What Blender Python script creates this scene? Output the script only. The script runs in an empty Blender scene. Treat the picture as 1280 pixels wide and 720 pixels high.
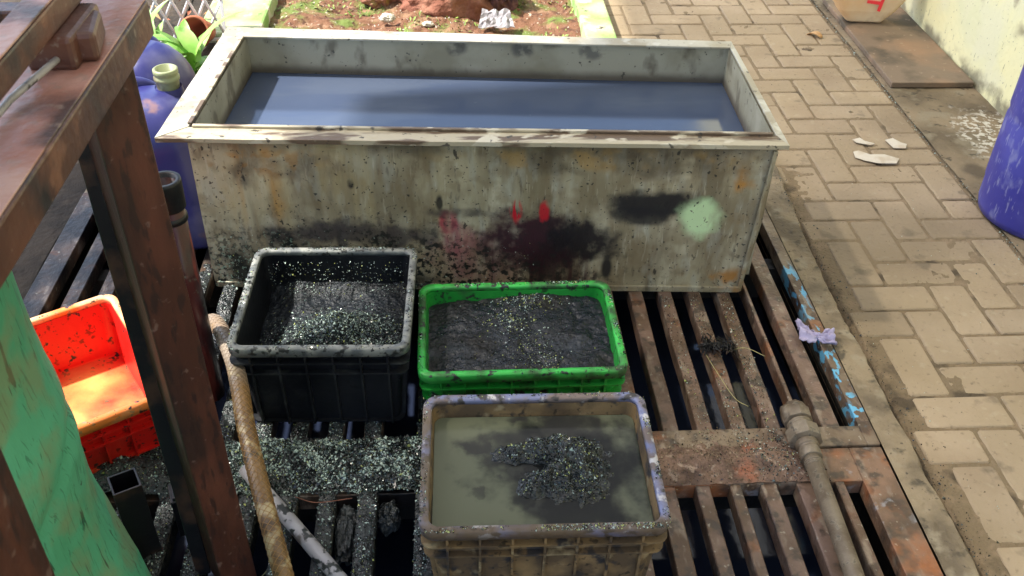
import bpy, bmesh, math, random
from mathutils import Vector, Matrix, Euler, noise
random.seed(11)
R = math.radians
sc = bpy.context.scene
col = sc.collection
rnd = random.random
def U(a, b): return a + (b - a) * rnd()
def N(x, y, z=0.0): return noise.noise(Vector((x, y, z)))
def FN(x, y, z=0.0, o=4): return noise.fractal(Vector((x, y, z)), 1.0, 2.0, o)

# ------------------------------------------------------------------ materials
def L(color, scale=5, lo=.5, hi=.6, detail=6, stretch=(1, 1, 1), amt=1.0, pos=None, rough=None, kind='noise', dist=0.0, off=0.0, nd=.35):
    return dict(color=color, scale=scale, lo=lo, hi=hi, detail=detail, stretch=stretch, amt=amt, pos=pos, rough=rough, kind=kind, dist=dist, off=off, nd=nd)

def M(name, color, rough=.6, metal=0.0, layers=(), bump=None, spec=.5, tone=False, coat=0.0, trans=0.0):
    m = bpy.data.materials.new(name); m.use_nodes = True
    nt = m.node_tree; nd = nt.nodes; lk = nt.links
    bs = nd['Principled BSDF']
    bs.inputs['Metallic'].default_value = metal
    bs.inputs['Specular IOR Level'].default_value = spec
    bs.inputs['Coat Weight'].default_value = coat
    if coat: bs.inputs['Coat Roughness'].default_value = .12
    tc = nd.new('ShaderNodeTexCoord')
    cur = nd.new('ShaderNodeRGB'); cur.outputs[0].default_value = (*color, 1); cur = cur.outputs[0]
    rc = nd.new('ShaderNodeValue'); rc.outputs[0].default_value = rough; rc = rc.outputs[0]
    def mp(stretch, off):
        n = nd.new('ShaderNodeMapping'); n.inputs['Scale'].default_value = stretch; n.inputs['Location'].default_value = (off, off * 1.7, off * .6)
        lk.new(tc.outputs['Object'], n.inputs[0]); return n.outputs[0]
    for l in layers:
        if l['kind'] == 'flat':
            fac = None
        else:
            if l['kind'] == 'noise':
                t = nd.new('ShaderNodeTexNoise'); t.inputs['Scale'].default_value = l['scale']; t.inputs['Detail'].default_value = l['detail']
                t.inputs['Distortion'].default_value = l['dist']; out = t.outputs[0]
            else:
                t = nd.new('ShaderNodeTexVoronoi'); t.inputs['Scale'].default_value = l['scale']; out = t.outputs[0]
            lk.new(mp(l['stretch'], l['off']), t.inputs['Vector'])
            r = nd.new('ShaderNodeMapRange'); r.inputs[1].default_value = l['lo']; r.inputs[2].default_value = l['hi']
            lk.new(out, r.inputs[0]); fac = r.outputs[0]
        if l['pos']:
            c, rad = l['pos'][:2]
            a = nd.new('ShaderNodeVectorMath'); a.operation = 'SUBTRACT'; a.inputs[1].default_value = c
            lk.new(tc.outputs['Object'], a.inputs[0])
            b = nd.new('ShaderNodeVectorMath'); b.operation = 'DIVIDE'; b.inputs[1].default_value = rad
            lk.new(a.outputs[0], b.inputs[0])
            ln = nd.new('ShaderNodeVectorMath'); ln.operation = 'LENGTH'; lk.new(b.outputs[0], ln.inputs[0])
            nn = nd.new('ShaderNodeTexNoise'); nn.inputs['Scale'].default_value = 22; nn.inputs['Detail'].default_value = 5
            lk.new(tc.outputs['Object'], nn.inputs['Vector'])
            ad = nd.new('ShaderNodeMath'); ad.operation = 'MULTIPLY_ADD'; ad.inputs[1].default_value = l['nd'] * 2; lk.new(nn.outputs[0], ad.inputs[0])
            lk.new(ln.outputs['Value'], ad.inputs[2])
            r2 = nd.new('ShaderNodeMapRange'); r2.inputs[1].default_value = 1.0 + l['nd']; r2.inputs[2].default_value = .45 + l['nd']
            r2.interpolation_type = 'SMOOTHSTEP'
            lk.new(ad.outputs[0], r2.inputs[0])
            if fac is None: fac = r2.outputs[0]
            else:
                mm = nd.new('ShaderNodeMath'); mm.operation = 'MULTIPLY'; lk.new(fac, mm.inputs[0]); lk.new(r2.outputs[0], mm.inputs[1]); fac = mm.outputs[0]
        am = nd.new('ShaderNodeMath'); am.operation = 'MULTIPLY'; am.use_clamp = True; am.inputs[1].default_value = l['amt']; lk.new(fac, am.inputs[0]); fac = am.outputs[0]
        mx = nd.new('ShaderNodeMix'); mx.data_type = 'RGBA'
        lk.new(fac, mx.inputs[0]); lk.new(cur, mx.inputs[6]); mx.inputs[7].default_value = (*l['color'], 1); cur = mx.outputs[2]
        if l['rough'] is not None:
            mr = nd.new('ShaderNodeMix'); lk.new(fac, mr.inputs[0]); lk.new(rc, mr.inputs[2]); mr.inputs[3].default_value = l['rough']; rc = mr.outputs[0]
    if tone:
        at = nd.new('ShaderNodeAttribute'); at.attribute_name = 'tone'
        hs = nd.new('ShaderNodeHueSaturation'); lk.new(cur, hs.inputs['Color']); lk.new(at.outputs['Fac'], hs.inputs['Value']); cur = hs.outputs[0]
    lk.new(cur, bs.inputs['Base Color']); lk.new(rc, bs.inputs['Roughness'])
    if bump:
        last = None
        for (s, st, d, stretch) in bump:
            t = nd.new('ShaderNodeTexNoise'); t.inputs['Scale'].default_value = s; t.inputs['Detail'].default_value = d
            lk.new(mp(stretch, 3.1), t.inputs['Vector'])
            b = nd.new('ShaderNodeBump'); b.inputs['Distance'].default_value = st; b.inputs['Strength'].default_value = 1
            lk.new(t.outputs[0], b.inputs['Height'])
            if last: lk.new(last, b.inputs['Normal'])
            last = b.outputs[0]
        lk.new(last, bs.inputs['Normal'])
    return m
E1 = (1, 1, 1)

# ------------------------------------------------------------------ mesh builder
class MB:
    def __init__(s): s.v = []; s.f = []; s.mi = []; s.tone = []; s.sm = []
    def poly(s, vs, faces, mi=0, smooth=False, tone=1.0):
        o = len(s.v); s.v += [tuple(p) for p in vs]
        for f in faces: s.f.append([o + i for i in f]); s.mi.append(mi); s.sm.append(smooth); s.tone.append(tone)
    def box(s, c, d, rot=None, mi=0, tone=1.0, taper=1.0):
        x, y, z = d[0] / 2, d[1] / 2, d[2] / 2
        vs = [Vector((sx * x * (taper if sz < 0 else 1), sy * y * (taper if sz < 0 else 1), sz * z)) for sz in (-1, 1) for sy in (-1, 1) for sx in (-1, 1)]
        if rot is not None:
            m = rot if isinstance(rot, Matrix) else Euler(rot).to_matrix()
            vs = [m @ p for p in vs]
        c = Vector(c)
        s.poly([p + c for p in vs], [(0, 2, 3, 1), (4, 5, 7, 6), (0, 1, 5, 4), (2, 6, 7, 3), (1, 3, 7, 5), (0, 4, 6, 2)], mi, False, tone)
    def loops(s, ls, mi=0, smooth=False, closed=False, cap0=False, cap1=False):
        n = len(ls[0]); vs = [p for l in ls for p in l]; fs = []
        m = len(ls); rng = m if closed else m - 1
        for k in range(rng):
            a, b = k * n, ((k + 1) % m) * n
            for i in range(n):
                j = (i + 1) % n; fs.append((a + i, a + j, b + j, b + i))
        if cap0: fs.append(tuple(range(n))[::-1])
        if cap1: fs.append(tuple(range((m - 1) * n, m * n)))
        s.poly(vs, fs, mi, smooth)
    def lathe(s, prof, c=(0, 0, 0), n=28, mi=0, rot=None, sx=1, sy=1, smooth=True, cap0=True, cap1=True):
        c = Vector(c); ls = []
        for r, z in prof:
            l = [Vector((r * sx * math.cos(2 * math.pi * i / n), r * sy * math.sin(2 * math.pi * i / n), z)) for i in range(n)]
            if rot is not None: l = [rot @ p for p in l]
            ls.append([p + c for p in l])
        s.loops(ls, mi, smooth, cap0=cap0, cap1=cap1)
    def tube(s, path, r, n=10, mi=0, smooth=True):
        path = [Vector(p) for p in path]; ls = []
        up = Vector((.13, .21, 1)).normalized()
        for i, p in enumerate(path):
            t = (path[min(i + 1, len(path) - 1)] - path[max(i - 1, 0)]).normalized()
            a = t.cross(up)
            if a.length < .1: a = t.cross(Vector((1, 0, 0)))
            a.normalize(); b = t.cross(a)
            rr = r[i] if isinstance(r, (list, tuple)) else r
            ls.append([p + (a * math.cos(2 * math.pi * k / n) + b * math.sin(2 * math.pi * k / n)) * rr for k in range(n)])
        s.loops(ls, mi, smooth, cap0=True, cap1=True)
    def grain(s, p, r, mi=0, flat=.6):
        m = Euler((U(0, 6.3), U(0, 6.3), U(0, 6.3))).to_matrix()
        a = [Vector((1, 0, -.4)), Vector((-.5, .87, -.4)), Vector((-.5, -.87, -.4)), Vector((U(-.2, .2), U(-.2, .2), flat))]
        p = Vector(p); r *= .65 + 1.0 * rnd() ** 4
        s.poly([p + (m @ q) * r * U(.6, 1.2) for q in a], [(0, 2, 1), (0, 1, 3), (1, 2, 3), (2, 0, 3)], mi)
    def build(s, name, mats, parent=None, bevel=None, weld=False, loc=None, rot=None, seg=2):
        me = bpy.data.meshes.new(name); me.from_pydata(s.v, [], s.f)
        if not isinstance(mats, (list, tuple)): mats = [mats]
        for m in mats: me.materials.append(m)
        me.polygons.foreach_set('material_index', s.mi); me.polygons.foreach_set('use_smooth', s.sm)
        if any(t != 1.0 for t in s.tone):
            a = me.attributes.new('tone', 'FLOAT', 'FACE'); a.data.foreach_set('value', s.tone)
        if weld:
            b = bmesh.new(); b.from_mesh(me); bmesh.ops.remove_doubles(b, verts=b.verts, dist=1e-5); bmesh.ops.recalc_face_normals(b, faces=b.faces); b.to_mesh(me); b.free()
        me.update()
        o = bpy.data.objects.new(name, me); col.objects.link(o)
        if parent: o.parent = parent
        if loc: o.location = loc
        if rot: o.rotation_euler = rot
        if bevel:
            q = o.modifiers.new('b', 'BEVEL'); q.width = bevel; q.segments = seg; q.limit_method = 'ANGLE'; q.angle_limit = R(35)
        return o

def thing(name, label, cat, loc=(0, 0, 0), rz=0, group=None, rot=None):
    o = bpy.data.objects.new(name, None); o.empty_display_size = .1; col.objects.link(o); o.location = loc
    o.rotation_euler = rot if rot else (0, 0, rz); o['label'] = label; o['category'] = cat
    if group: o['group'] = group
    return o
def tag(o, label, cat, group=None, kind=None):
    o['label'] = label; o['category'] = cat
    if group: o['group'] = group
    if kind: o['kind'] = kind
    return o
def structure(o): o['kind'] = 'structure'; return o

def rrect(w, d, r, z, n=6, cx=0, cy=0):
    pts = []
    for (sx, sy, a0) in ((1, 1, 0), (-1, 1, 90), (-1, -1, 180), (1, -1, 270)):
        for k in range(n + 1):
            a = R(a0 + 90 * k / n)
            pts.append(Vector((cx + sx * (w / 2 - r) + r * math.cos(a), cy + sy * (d / 2 - r) + r * math.sin(a), z)))
    return pts

# ------------------------------------------------------------------ materials list
m_paver = M('paver', (.34, .262, .172), .85, tone=True, spec=.25, layers=[
    L((.41, .32, .225), 3, .45, .7), L((.27, .195, .13), 4, .50, .70, amt=.5), L((.16, .12, .08), 60, .6, .72, amt=.5), L((.46, .39, .28), 34, .62, .70, amt=.3), L((.20, .155, .105), 1.6, .50, .66, amt=.6, off=9),
    L((.11, .09, .065), 13, .62, .72, amt=.5, off=4)], bump=[(90, .0025, 6, E1), (12, .004, 3, E1)])
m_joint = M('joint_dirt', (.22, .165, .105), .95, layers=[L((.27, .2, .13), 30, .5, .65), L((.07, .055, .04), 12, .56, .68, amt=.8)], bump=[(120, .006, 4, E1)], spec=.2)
m_conc = M('strip_concrete', (.30, .235, .155), .85, spec=.3, layers=[
    L((.16, .125, .085), 6, .45, .6), L((.33, .28, .2), 14, .55, .66, amt=.8), L((.07, .06, .045), 22, .58, .68, amt=.8),
    L((.06, .05, .04), 70, .63, .7, amt=.8)], bump=[(60, .006, 8, E1), (9, .008, 4, E1)])
m_apron = M('apron_concrete', (.26, .20, .13), .85, spec=.3, layers=[
    L((.13, .1, .065), 3, .45, .6), L((.28, .24, .17), 12, .55, .68, amt=.6), L((.05, .042, .03), 35, .6, .68, amt=.7),
    L((.58, .55, .48), 45, .50, .56, pos=((1.90, 2.93, -.05), (.17, .25, .3)), amt=.9, nd=.6),
    L((.07, .055, .04), 8, .1, .2, pos=((1.72, 2.70, -.05), (.055, .07, .3)), amt=.7)], bump=[(70, .004, 8, E1)])
m_soil = M('garden_soil', (.17, .085, .05), .95, spec=.2, layers=[
    L((.13, .17, .045), 7, .5, .6), L((.25, .15, .09), 11, .55, .65), L((.09, .045, .03), 25, .55, .65), L((.42, .36, .28), 55, .64, .69)],
    bump=[(60, .01, 6, E1)])
m_dirt = M('bare_ground', (.055, .042, .03), .9, spec=.3, layers=[L((.03, .024, .018), 5, .45, .6), L((.09, .065, .045), 14, .55, .7, amt=.6)], bump=[(60, .006, 6, E1)])
m_moss = M('mossy_concrete', (.38, .40, .25), .85, spec=.2, layers=[L((.22, .36, .11), 5, .45, .62), L((.5, .47, .36), 12, .55, .66), L((.08, .07, .05), 18, .64, .7)], bump=[(50, .005, 6, E1)])
m_wall = M('yellow_wall', (.80, .76, .46), .8, spec=.3, layers=[
    L((.70, .70, .46), 2.5, .45, .62), L((.74, .72, .52), 5, .5, .62, amt=.6), L((.30, .26, .17), 7, .55, .66, pos=((-.075, -.2, .40), (.3, 1.5, .16)), amt=.9),
    L((.19, .17, .12), 9, .40, .55, pos=((0, 0, -.0), (.3, 6, .09)), amt=.85), L((.18, .17, .12), 42, .69, .72, stretch=(1, 1.8, .35), amt=.7, detail=3),
    L((.12, .11, .09), 90, .66, .7, amt=.6)], bump=[(40, .003, 6, E1), (6, .004, 3, E1)])
m_steel = M('galvanised_steel', (.49, .44, .305), .48, .2, spec=.4, layers=[
    L((.27, .23, .15), 4, .42, .60, stretch=(1, 1, .6)), L((.64, .60, .46), 9, .50, .66, stretch=(1.3, 1, .35), amt=.7),
    L((.15, .12, .075), 7, .53, .66, stretch=(1.6, 1, .35), amt=.8), L((.42, .43, .38), 22, .53, .63, stretch=(1.4, 1, .4), amt=.45), L((.66, .62, .50), 60, .62, .67, stretch=(2.2, 1, .25), amt=.35), L((.10, .08, .06), 45, .60, .68, stretch=(1.4, 1, .4), amt=.5), L((.22, .17, .10), 16, .5, .62, amt=.5, off=5), L((.07, .06, .05), 30, .66, .70, dist=2, amt=.7, off=8),
    L((.12, .10, .07), 6, .30, .5, stretch=(1, 1, 1), pos=((.1, -.31, .45), (1.2, .4, .075)), amt=.8, nd=.35), L((.5, .25, .05), 5, .50, .6, stretch=(2, 1, .25), pos=((-.56, -.31, .28), (.09, .3, .2)), amt=.7),  # first layer paints the rim's overhang shadow as a dark band
    L((.50, .24, .05), 9, .50, .62, pos=((.655, -.33, .33), (.05, .2, .13)), amt=.85), L((.42, .19, .04), 16, .45, .6, pos=((.63, -.33, .03), (.13, .2, .055)), amt=.9),
    L((.45, .22, .05), 30, .5, .6, pos=((-.53, -.3, .37), (.2, .2, .05)), amt=.6), L((.4, .25, .08), 12, .5, .6, pos=((.3, -.3, .39), (.5, .2, .04)), amt=.6),
    L((.55, .44, .22), 6, .45, .6, stretch=(2.2, 1, .2), pos=((-.35, -.3, .2), (.35, .2, .35)), amt=.5),
    # sprayed paint marks
    L((.36, .09, .13), 14, .3, .6, pos=((.0, -.31, .10), (.17, .3, .12)), amt=.55, nd=.6), L((.05, .012, .02), 30, .46, .60, stretch=(2.2, 1, .12), pos=((.15, -.31, .05), (.20, .3, .10)), amt=.85, nd=.4), L((.16, .11, .06), 18, .54, .68, stretch=(1.6, 1, .45), amt=.4, off=3),
    L((.040, .010, .020), 12, .15, .4, pos=((.12, -.31, .155), (.17, .3, .12)), amt=.97, nd=.6),
    L((.014, .011, .014), 12, .15, .4, pos=((.24, -.31, .155), (.13, .3, .085)), amt=.97, nd=.6),
    L((.03, .012, .018), 12, .2, .45, pos=((.18, -.31, .07), (.11, .3, .075)), amt=.9, nd=.5),
    L((.55, .02, .07), 26, .25, .55, stretch=(1.6, 1, .3), pos=((-.09, -.31, .20), (.028, .3, .06)), amt=.8, nd=.7), L((.42, .07, .11), 18, .38, .62, stretch=(1.8, 1, .3), pos=((-.07, -.31, .16), (.06, .3, .07)), amt=.6, nd=.7),
    L((.55, .015, .03), 46, .42, .52, stretch=(1.8, 1, .3), pos=((.082, -.31, .24), (.018, .3, .045)), amt=1.0, nd=.6),
    L((.55, .015, .03), 46, .42, .52, stretch=(1.8, 1, .3), pos=((.15, -.31, .24), (.016, .3, .035)), amt=.9, nd=.6),
    L((.018, .018, .022), 9, .22, .42, pos=((.43, -.31, .268), (.17, .3, .052)), amt=.97, nd=.5),
    L((.02, .02, .024), 9, .22, .42, pos=((.40, -.31, .23), (.11, .3, .035)), amt=.9, nd=.5),
    L((.62, .85, .50), 30, .12, .42, stretch=(1.3, 1, .4), pos=((.54, -.31, .228), (.068, .3, .075)), amt=.95, nd=.42),
    L((.015, .015, .018), 9, .1, .2, pos=((.318, -.31, .075), (.019, .3, .045)), amt=.95, nd=.2),
    L((.04, .035, .05), 8, .32, .55, pos=((-.33, -.30, .17), (.34, .3, .055)), amt=.8, nd=.7), L((.05, .035, .04), 9, .38, .58, pos=((-.45, -.30, .36), (.16, .3, .045)), amt=.65, nd=.6), L((.06, .045, .03), 7, .45, .6, pos=((.25, -.30, .38), (.5, .3, .05)), amt=.6, nd=.6), L((.05, .04, .045), 10, .35, .5, pos=((-.06, -.30, .235), (.10, .3, .022)), amt=.75, nd=.6),
    L((.03, .03, .035), 14, .42, .58, pos=((-.58, -.30, .34), (.05, .3, .045)), amt=.6, nd=.5),
    L((.02, .02, .02), 20, .3, .5, pos=((-.325, -.30, .315), (.012, .3, .02)), amt=.9), L((.02, .02, .02), 20, .3, .5, pos=((-.11, -.31, .265), (.012, .3, .03)), amt=.9),
    # black splashes thickening to the bottom left
    L((.02, .024, .022), 75, .50, .58, detail=3, pos=((-.35, -.3, -.04), (.85, .4, .30)), amt=1.0, nd=.5), L((.02, .025, .022), 10, .36, .56, pos=((-.5, -.3, -.02), (.55, .4, .20)), amt=.95, nd=.5),
    L((.35, .5, .38), 120, .60, .66, detail=2, pos=((-.5, -.3, -.02), (.45, .4, .22)), amt=.8, nd=.5),  # pale green specks paint the glitter of the wet splashes
    L((.02, .02, .022), 110, .66, .7, detail=2, amt=.85), L((.02, .02, .022), 35, .70, .73, detail=4, stretch=(1, 1, .5), amt=.85)],
    bump=[(30, .0015, 4, E1), (180, .0006, 4, E1)])
m_rim = M('rim_steel', (.46, .44, .37), .5, .15, layers=[L((.34, .30, .22), 8, .46, .6), L((.22, .17, .11), 14, .60, .68, stretch=(.5, 1, 1), amt=.85),
    L((.56, .55, .49), 20, .56, .64, amt=.7), L((.06, .05, .045), 60, .64, .69, amt=.8)], bump=[(60, .001, 4, E1)])
m_rimpeel = M('rim_peeled', (.42, .37, .27), .55, .1, layers=[L((.13, .09, .06), 16, .46, .54, stretch=(.35, 1.5, 1)), L((.52, .48, .38), 26, .58, .63, stretch=(.5, 1, 1)),
    L((.05, .045, .04), 40, .62, .67, amt=.9)], bump=[(70, .002, 5, E1)])
m_tidemark = M('tank_inside', (.42, .40, .31), .5, .2, layers=[L((.30, .28, .2), 5, .45, .6), L((.12, .10, .07), 14, .54, .64, stretch=(1, 1, .6), amt=.7),
    L((.10, .08, .06), 6, .1, .3, pos=((0, 0, .315), (9, 9, .055)), amt=.85, nd=.12), L((.04, .04, .05), 20, .4, .5, pos=((.13, .28, .425), (.04, .3, .035)), amt=.7, nd=.4),
    L((.04, .04, .05), 20, .4, .5, pos=((.33, .25, .42), (.05, .3, .03)), amt=.6, nd=.4), L((.04, .04, .05), 20, .4, .5, pos=((-.06, .28, .425), (.04, .3, .03)), amt=.6, nd=.4),
    L((.03, .03, .03), 70, .66, .7, amt=.8)], bump=[(50, .001, 4, E1)])
m_tankwater = M('dark_water', (.056, .076, .130), .10, spec=.5, layers=[L((.046, .064, .112), 2, .4, .6), L((.10, .12, .16), 60, .70, .74, amt=.6), L((.075, .095, .14), 3, .52, .62, stretch=(.6, 2.5, 1), amt=.6)], bump=[(3, .0004, 2, E1)])  # last layer paints pale reflected streaks on the water
m_pitwater = M('pit_water', (.016, .022, .044), .08, spec=.5, bump=[(10, .0015, 3, E1)])
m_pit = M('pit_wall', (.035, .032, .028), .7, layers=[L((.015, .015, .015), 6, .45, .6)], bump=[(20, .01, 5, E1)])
def rusty(name, base, extra=()):
    return M(name, base, .46, .15, spec=.5, layers=[L((.12, .075, .05), 8, .42, .58), L((.28, .22, .17), 20, .55, .66, stretch=(2, .6, 1), amt=.85), L((.26, .095, .035), 13, .57, .67, amt=.8),
        L((.055, .045, .038), 26, .52, .62, amt=.8, rough=.35), L((.38, .34, .28), 80, .64, .70, amt=.7)] + list(extra), bump=[(70, .003, 7, E1), (14, .003, 4, E1)])
m_grate = rusty('rusty_grate', (.20, .13, .10))
m_gratedark = rusty('dirty_shaded_grate', (.035, .026, .020), [L((.012, .010, .010), 7, .40, .55)])  # dirty grate colour, darkened further to paint the shade at the left
m_grateblue = rusty('rusty_grate_blue', (.22, .165, .115), [L((.13, .42, .68), 30, .53, .56, stretch=(1.5, .6, 1), pos=((.40, .575, 0), (.035, .13, .1)), nd=.4),
    L((.14, .44, .68), 40, .56, .585, stretch=(1.5, .7, 1), pos=((.395, .30, 0), (.035, .22, .1)), nd=.4), L((.14, .44, .68), 40, .55, .58, pos=((.40, .12, 0), (.03, .08, .1)), nd=.4)])
m_grateorange = rusty('orange_grate', (.25, .15, .10), [L((.36, .12, .04), 9, .52, .64, amt=.75), L((.33, .34, .38), 22, .60, .65, amt=.6), L((.10, .07, .05), 14, .54, .62, amt=.6, off=5)])
m_gratewet = M('wet_grate', (.022, .024, .022), .25, spec=.6, layers=[L((.05, .045, .035), 14, .55, .65)], bump=[(110, .005, 6, E1)])
m_sludge = M('black_sludge', (.018, .022, .023), .22, spec=.8, layers=[L((.04, .048, .05), 20, .45, .6, rough=.35), L((.006, .007, .008), 50, .55, .65)], bump=[(190, .005, 4, E1), (70, .008, 5, E1)])
m_slurry = M('grey_slurry', (.014, .017, .024), .22, spec=.35, layers=[L((.011, .011, .013), 9, .44, .58, rough=.5), L((.050, .060, .080), 7, .50, .66, amt=.8)], bump=[(120, .004, 7, E1), (24, .006, 5, E1)])
m_slurry2 = M('black_slurry', (.011, .014, .019), .38, spec=.3, layers=[L((.008, .010, .012), 16, .46, .6), L((.028, .034, .042), 30, .55, .66, amt=.8)], bump=[(160, .004, 6, E1), (40, .006, 5, E1)])
m_gdark = M('grit_dark', (.012, .015, .015), .18, spec=.7)
m_gmid = M('grit_mid', (.07, .105, .10), .15, spec=.8)
m_gpale = M('grit_pale_glint', (.50, .62, .56), .18, spec=.6)  # pale colour also paints the sparkle of wet sludge grains
m_gyel = M('grit_yellow', (.45, .50, .16), .35, spec=.5)
GM = [m_gdark, m_gmid, m_gpale, m_gyel]
m_milky = M('murky_water', (.125, .135, .092), .12, spec=.25, layers=[
    L((.009, .010, .012), 16, .1, .3, pos=((.06, .02, .17), (.215, .165, .2)), amt=.98, nd=.5), L((.009, .010, .012), 16, .1, .3, pos=((.06, -.085, .17), (.13, .11, .2)), amt=.96, nd=.55),
    L((.03, .03, .03), 16, .38, .5, pos=((-.08, .06, .17), (.10, .05, .2)), amt=.93, nd=.6), L((.04, .042, .036), 26, .52, .6, pos=((-.06, -.02, .17), (.10, .12, .2)), amt=.8, nd=.6),
    L((.03, .03, .03), 20, .4, .5, pos=((.03, .12, .17), (.16, .05, .2)), amt=.9, nd=.6)], bump=[(6, .0006, 2, E1)])
m_mud = M('brown_mud', (.17, .105, .075), .8, layers=[L((.10, .06, .045), 20, .45, .6), L((.3, .22, .17), 50, .58, .66), L((.30, .10, .05), 12, .58, .68, amt=.7)], bump=[(90, .006, 6, E1)])
m_mudrim = M('mud_on_rim', (.10, .07, .04), .7)
def plastic(name, base, dirt, rough=.42, extra=(), dl=.55, dh=.64, amt=.85, spec=.5, sc_=13):
    return M(name, base, rough, spec=spec, layers=[L(tuple(min(1, c * 1.25 + .01) for c in base), 4, .45, .65), L(dirt, sc_, dl, dh, amt=amt, rough=.7), L(tuple(c * .35 for c in dirt), 60, .60, .66, amt=.8)] + list(extra), bump=[(90, .0008, 5, E1)])
m_black = plastic('black_plastic', (.005, .006, .009), (.03, .032, .034), .45, sc_=30, dl=.6, dh=.7, amt=.5, spec=.18)
m_blackfin = plastic('dusty_black_plastic', (.007, .008, .011), (.05, .055, .055), .45, sc_=26, dl=.54, dh=.68, amt=.6, spec=.3)
m_blackrim = plastic('grey_black_rim', (.11, .12, .125), (.27, .275, .25), .45, dl=.42, dh=.62, sc_=34, extra=[L((.02, .022, .022), 80, .56, .62, detail=3)])
m_green = plastic('green_plastic', (.012, .24, .030), (.025, .04, .02), .35, dl=.56, dh=.68, amt=.7, extra=[L((.02, .02, .02), 45, .62, .68)])
m_greenrim = plastic('green_rim', (.04, .44, .07), (.03, .05, .025), .35, dl=.46, dh=.64, sc_=16, amt=.9, extra=[L((.03, .03, .03), 60, .58, .63)])
m_tan = plastic('muddy_brown_plastic', (.21, .135, .06), (.075, .05, .03), .6, dl=.40, dh=.56, sc_=12, extra=[L((.035, .03, .03), 26, .56, .64), L((.42, .34, .2), 20, .6, .68, amt=.6)])
m_bluerim = plastic('faded_blue_rim', (.17, .185, .32), (.17, .12, .08), .5, dl=.44, dh=.54, sc_=14, extra=[L((.05, .045, .045), 40, .55, .62), L((.62, .6, .62), 34, .58, .64, amt=.8), L((.12, .08, .045), 9, .30, .52, pos=((0, -.17, .2), (.30, .035, .1)), amt=.9, nd=.5), L((.14, .10, .06), 9, .35, .52, pos=((-.22, -.02, .2), (.04, .2, .1)), amt=.9, nd=.5)])
m_red = plastic('red_plastic', (.70, .012, .008), (.35, .03, .01), .35, dl=.6, dh=.75, sc_=9, amt=.5, extra=[L((.03, .02, .02), 55, .62, .66), L((.85, .42, .12), 5, .36, .56, pos=((0, 0, .006), (.22, .16, .012)), amt=.9, nd=.2)])  # yellow layer paints sunlight on the crate floor
m_redrim = plastic('sunlit_red_rim', (.85, .22, .04), (.80, .62, .36), .45, dl=.45, dh=.6, sc_=8, amt=.6, extra=[L((.04, .02, .02), 50, .62, .66)])  # orange and pale tones paint strong sun on the red rim
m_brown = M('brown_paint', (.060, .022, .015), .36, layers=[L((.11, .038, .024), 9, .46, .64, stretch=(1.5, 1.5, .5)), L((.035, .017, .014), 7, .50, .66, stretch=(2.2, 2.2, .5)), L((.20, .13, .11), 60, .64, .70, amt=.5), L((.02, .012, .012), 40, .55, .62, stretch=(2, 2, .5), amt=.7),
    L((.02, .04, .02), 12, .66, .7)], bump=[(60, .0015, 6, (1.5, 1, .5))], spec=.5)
m_brownrail = M('rusty_shaded_rail_paint', (.070, .028, .020), .42, layers=[L((.13, .052, .034), 5, .45, .62), L((.020, .017, .022), 6, .48, .60, dist=.6), L((.22, .10, .06), 16, .60, .68, amt=.7), L((.25, .20, .17), 70, .64, .70, amt=.6)], bump=[(60, .0015, 6, E1), (9, .003, 3, E1)], spec=.5)  # rusty paint of the sides, with their shade put into the colour
m_brownlight = M('worn_lit_rail_paint', (.38, .175, .13), .40, layers=[L((.52, .32, .27), 6, .45, .62), L((.07, .035, .03), 8, .54, .66), L((.30, .22, .18), 50, .6, .68, amt=.5)], bump=[(70, .002, 6, E1)])  # worn paint of the tops, with sky light put into the colour
m_iron = M('black_iron', (.006, .006, .009), .45, .1, layers=[L((.06, .03, .02), 12, .55, .65)], bump=[(60, .001, 5, E1)])
m_drumgreen = M('green_drum_plastic', (.11, .46, .27), .5, layers=[L((.08, .36, .20), 3, .45, .6), L((.15, .54, .33), 6, .52, .66, amt=.7),
    L((.012, .05, .03), 13, .62, .66, stretch=(2.6, 2.6, .4), dist=2.2, amt=.85), L((.03, .14, .08), 22, .60, .64, stretch=(2.6, 2.6, .3), dist=3.0, amt=.6), L((.01, .02, .015), 30, .70, .73, amt=.95),
    L((.30, .24, .12), 10, .50, .62, amt=.45, off=7)], bump=[(14, .006, 4, (1.5, 1.5, .5))])
m_drumblue = M('blue_drum_plastic', (.040, .042, .30), .42, layers=[L((.065, .07, .37), 5, .45, .62), L((.22, .24, .48), 24, .58, .70, stretch=(1, 1, .6), amt=.6), L((.30, .32, .52), 60, .60, .66, stretch=(2, 2, .4), amt=.5, off=3), L((.04, .03, .22), 7, .55, .68, amt=.8)], bump=[(20, .001, 4, E1)])
m_jug = M('jug_plastic', (.028, .030, .15), .34, layers=[L((.10, .10, .22), 6, .50, .68), L((.30, .15, .10), 12, .60, .7, amt=.7), L((.03, .025, .15), 20, .62, .7, amt=.7)], bump=[(12, .002, 3, E1)])
m_neck = M('neck_plastic', (.26, .29, .15), .4, layers=[L((.16, .14, .08), 20, .5, .62)])
m_pipe = M('galvanised_pipe', (.22, .18, .135), .55, .3, layers=[L((.10, .07, .048), 9, .46, .62), L((.36, .31, .24), 60, .56, .64, amt=.6), L((.05, .045, .04), 60, .6, .66, amt=.7)], bump=[(80, .002, 6, E1)])
m_greypipe = M('grey_pipe', (.36, .35, .37), .5, .1, layers=[L((.5, .49, .5), 14, .5, .62), L((.03, .035, .035), 45, .54, .60), L((.12, .10, .09), 18, .58, .66)], bump=[(70, .001, 5, E1)])
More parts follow.
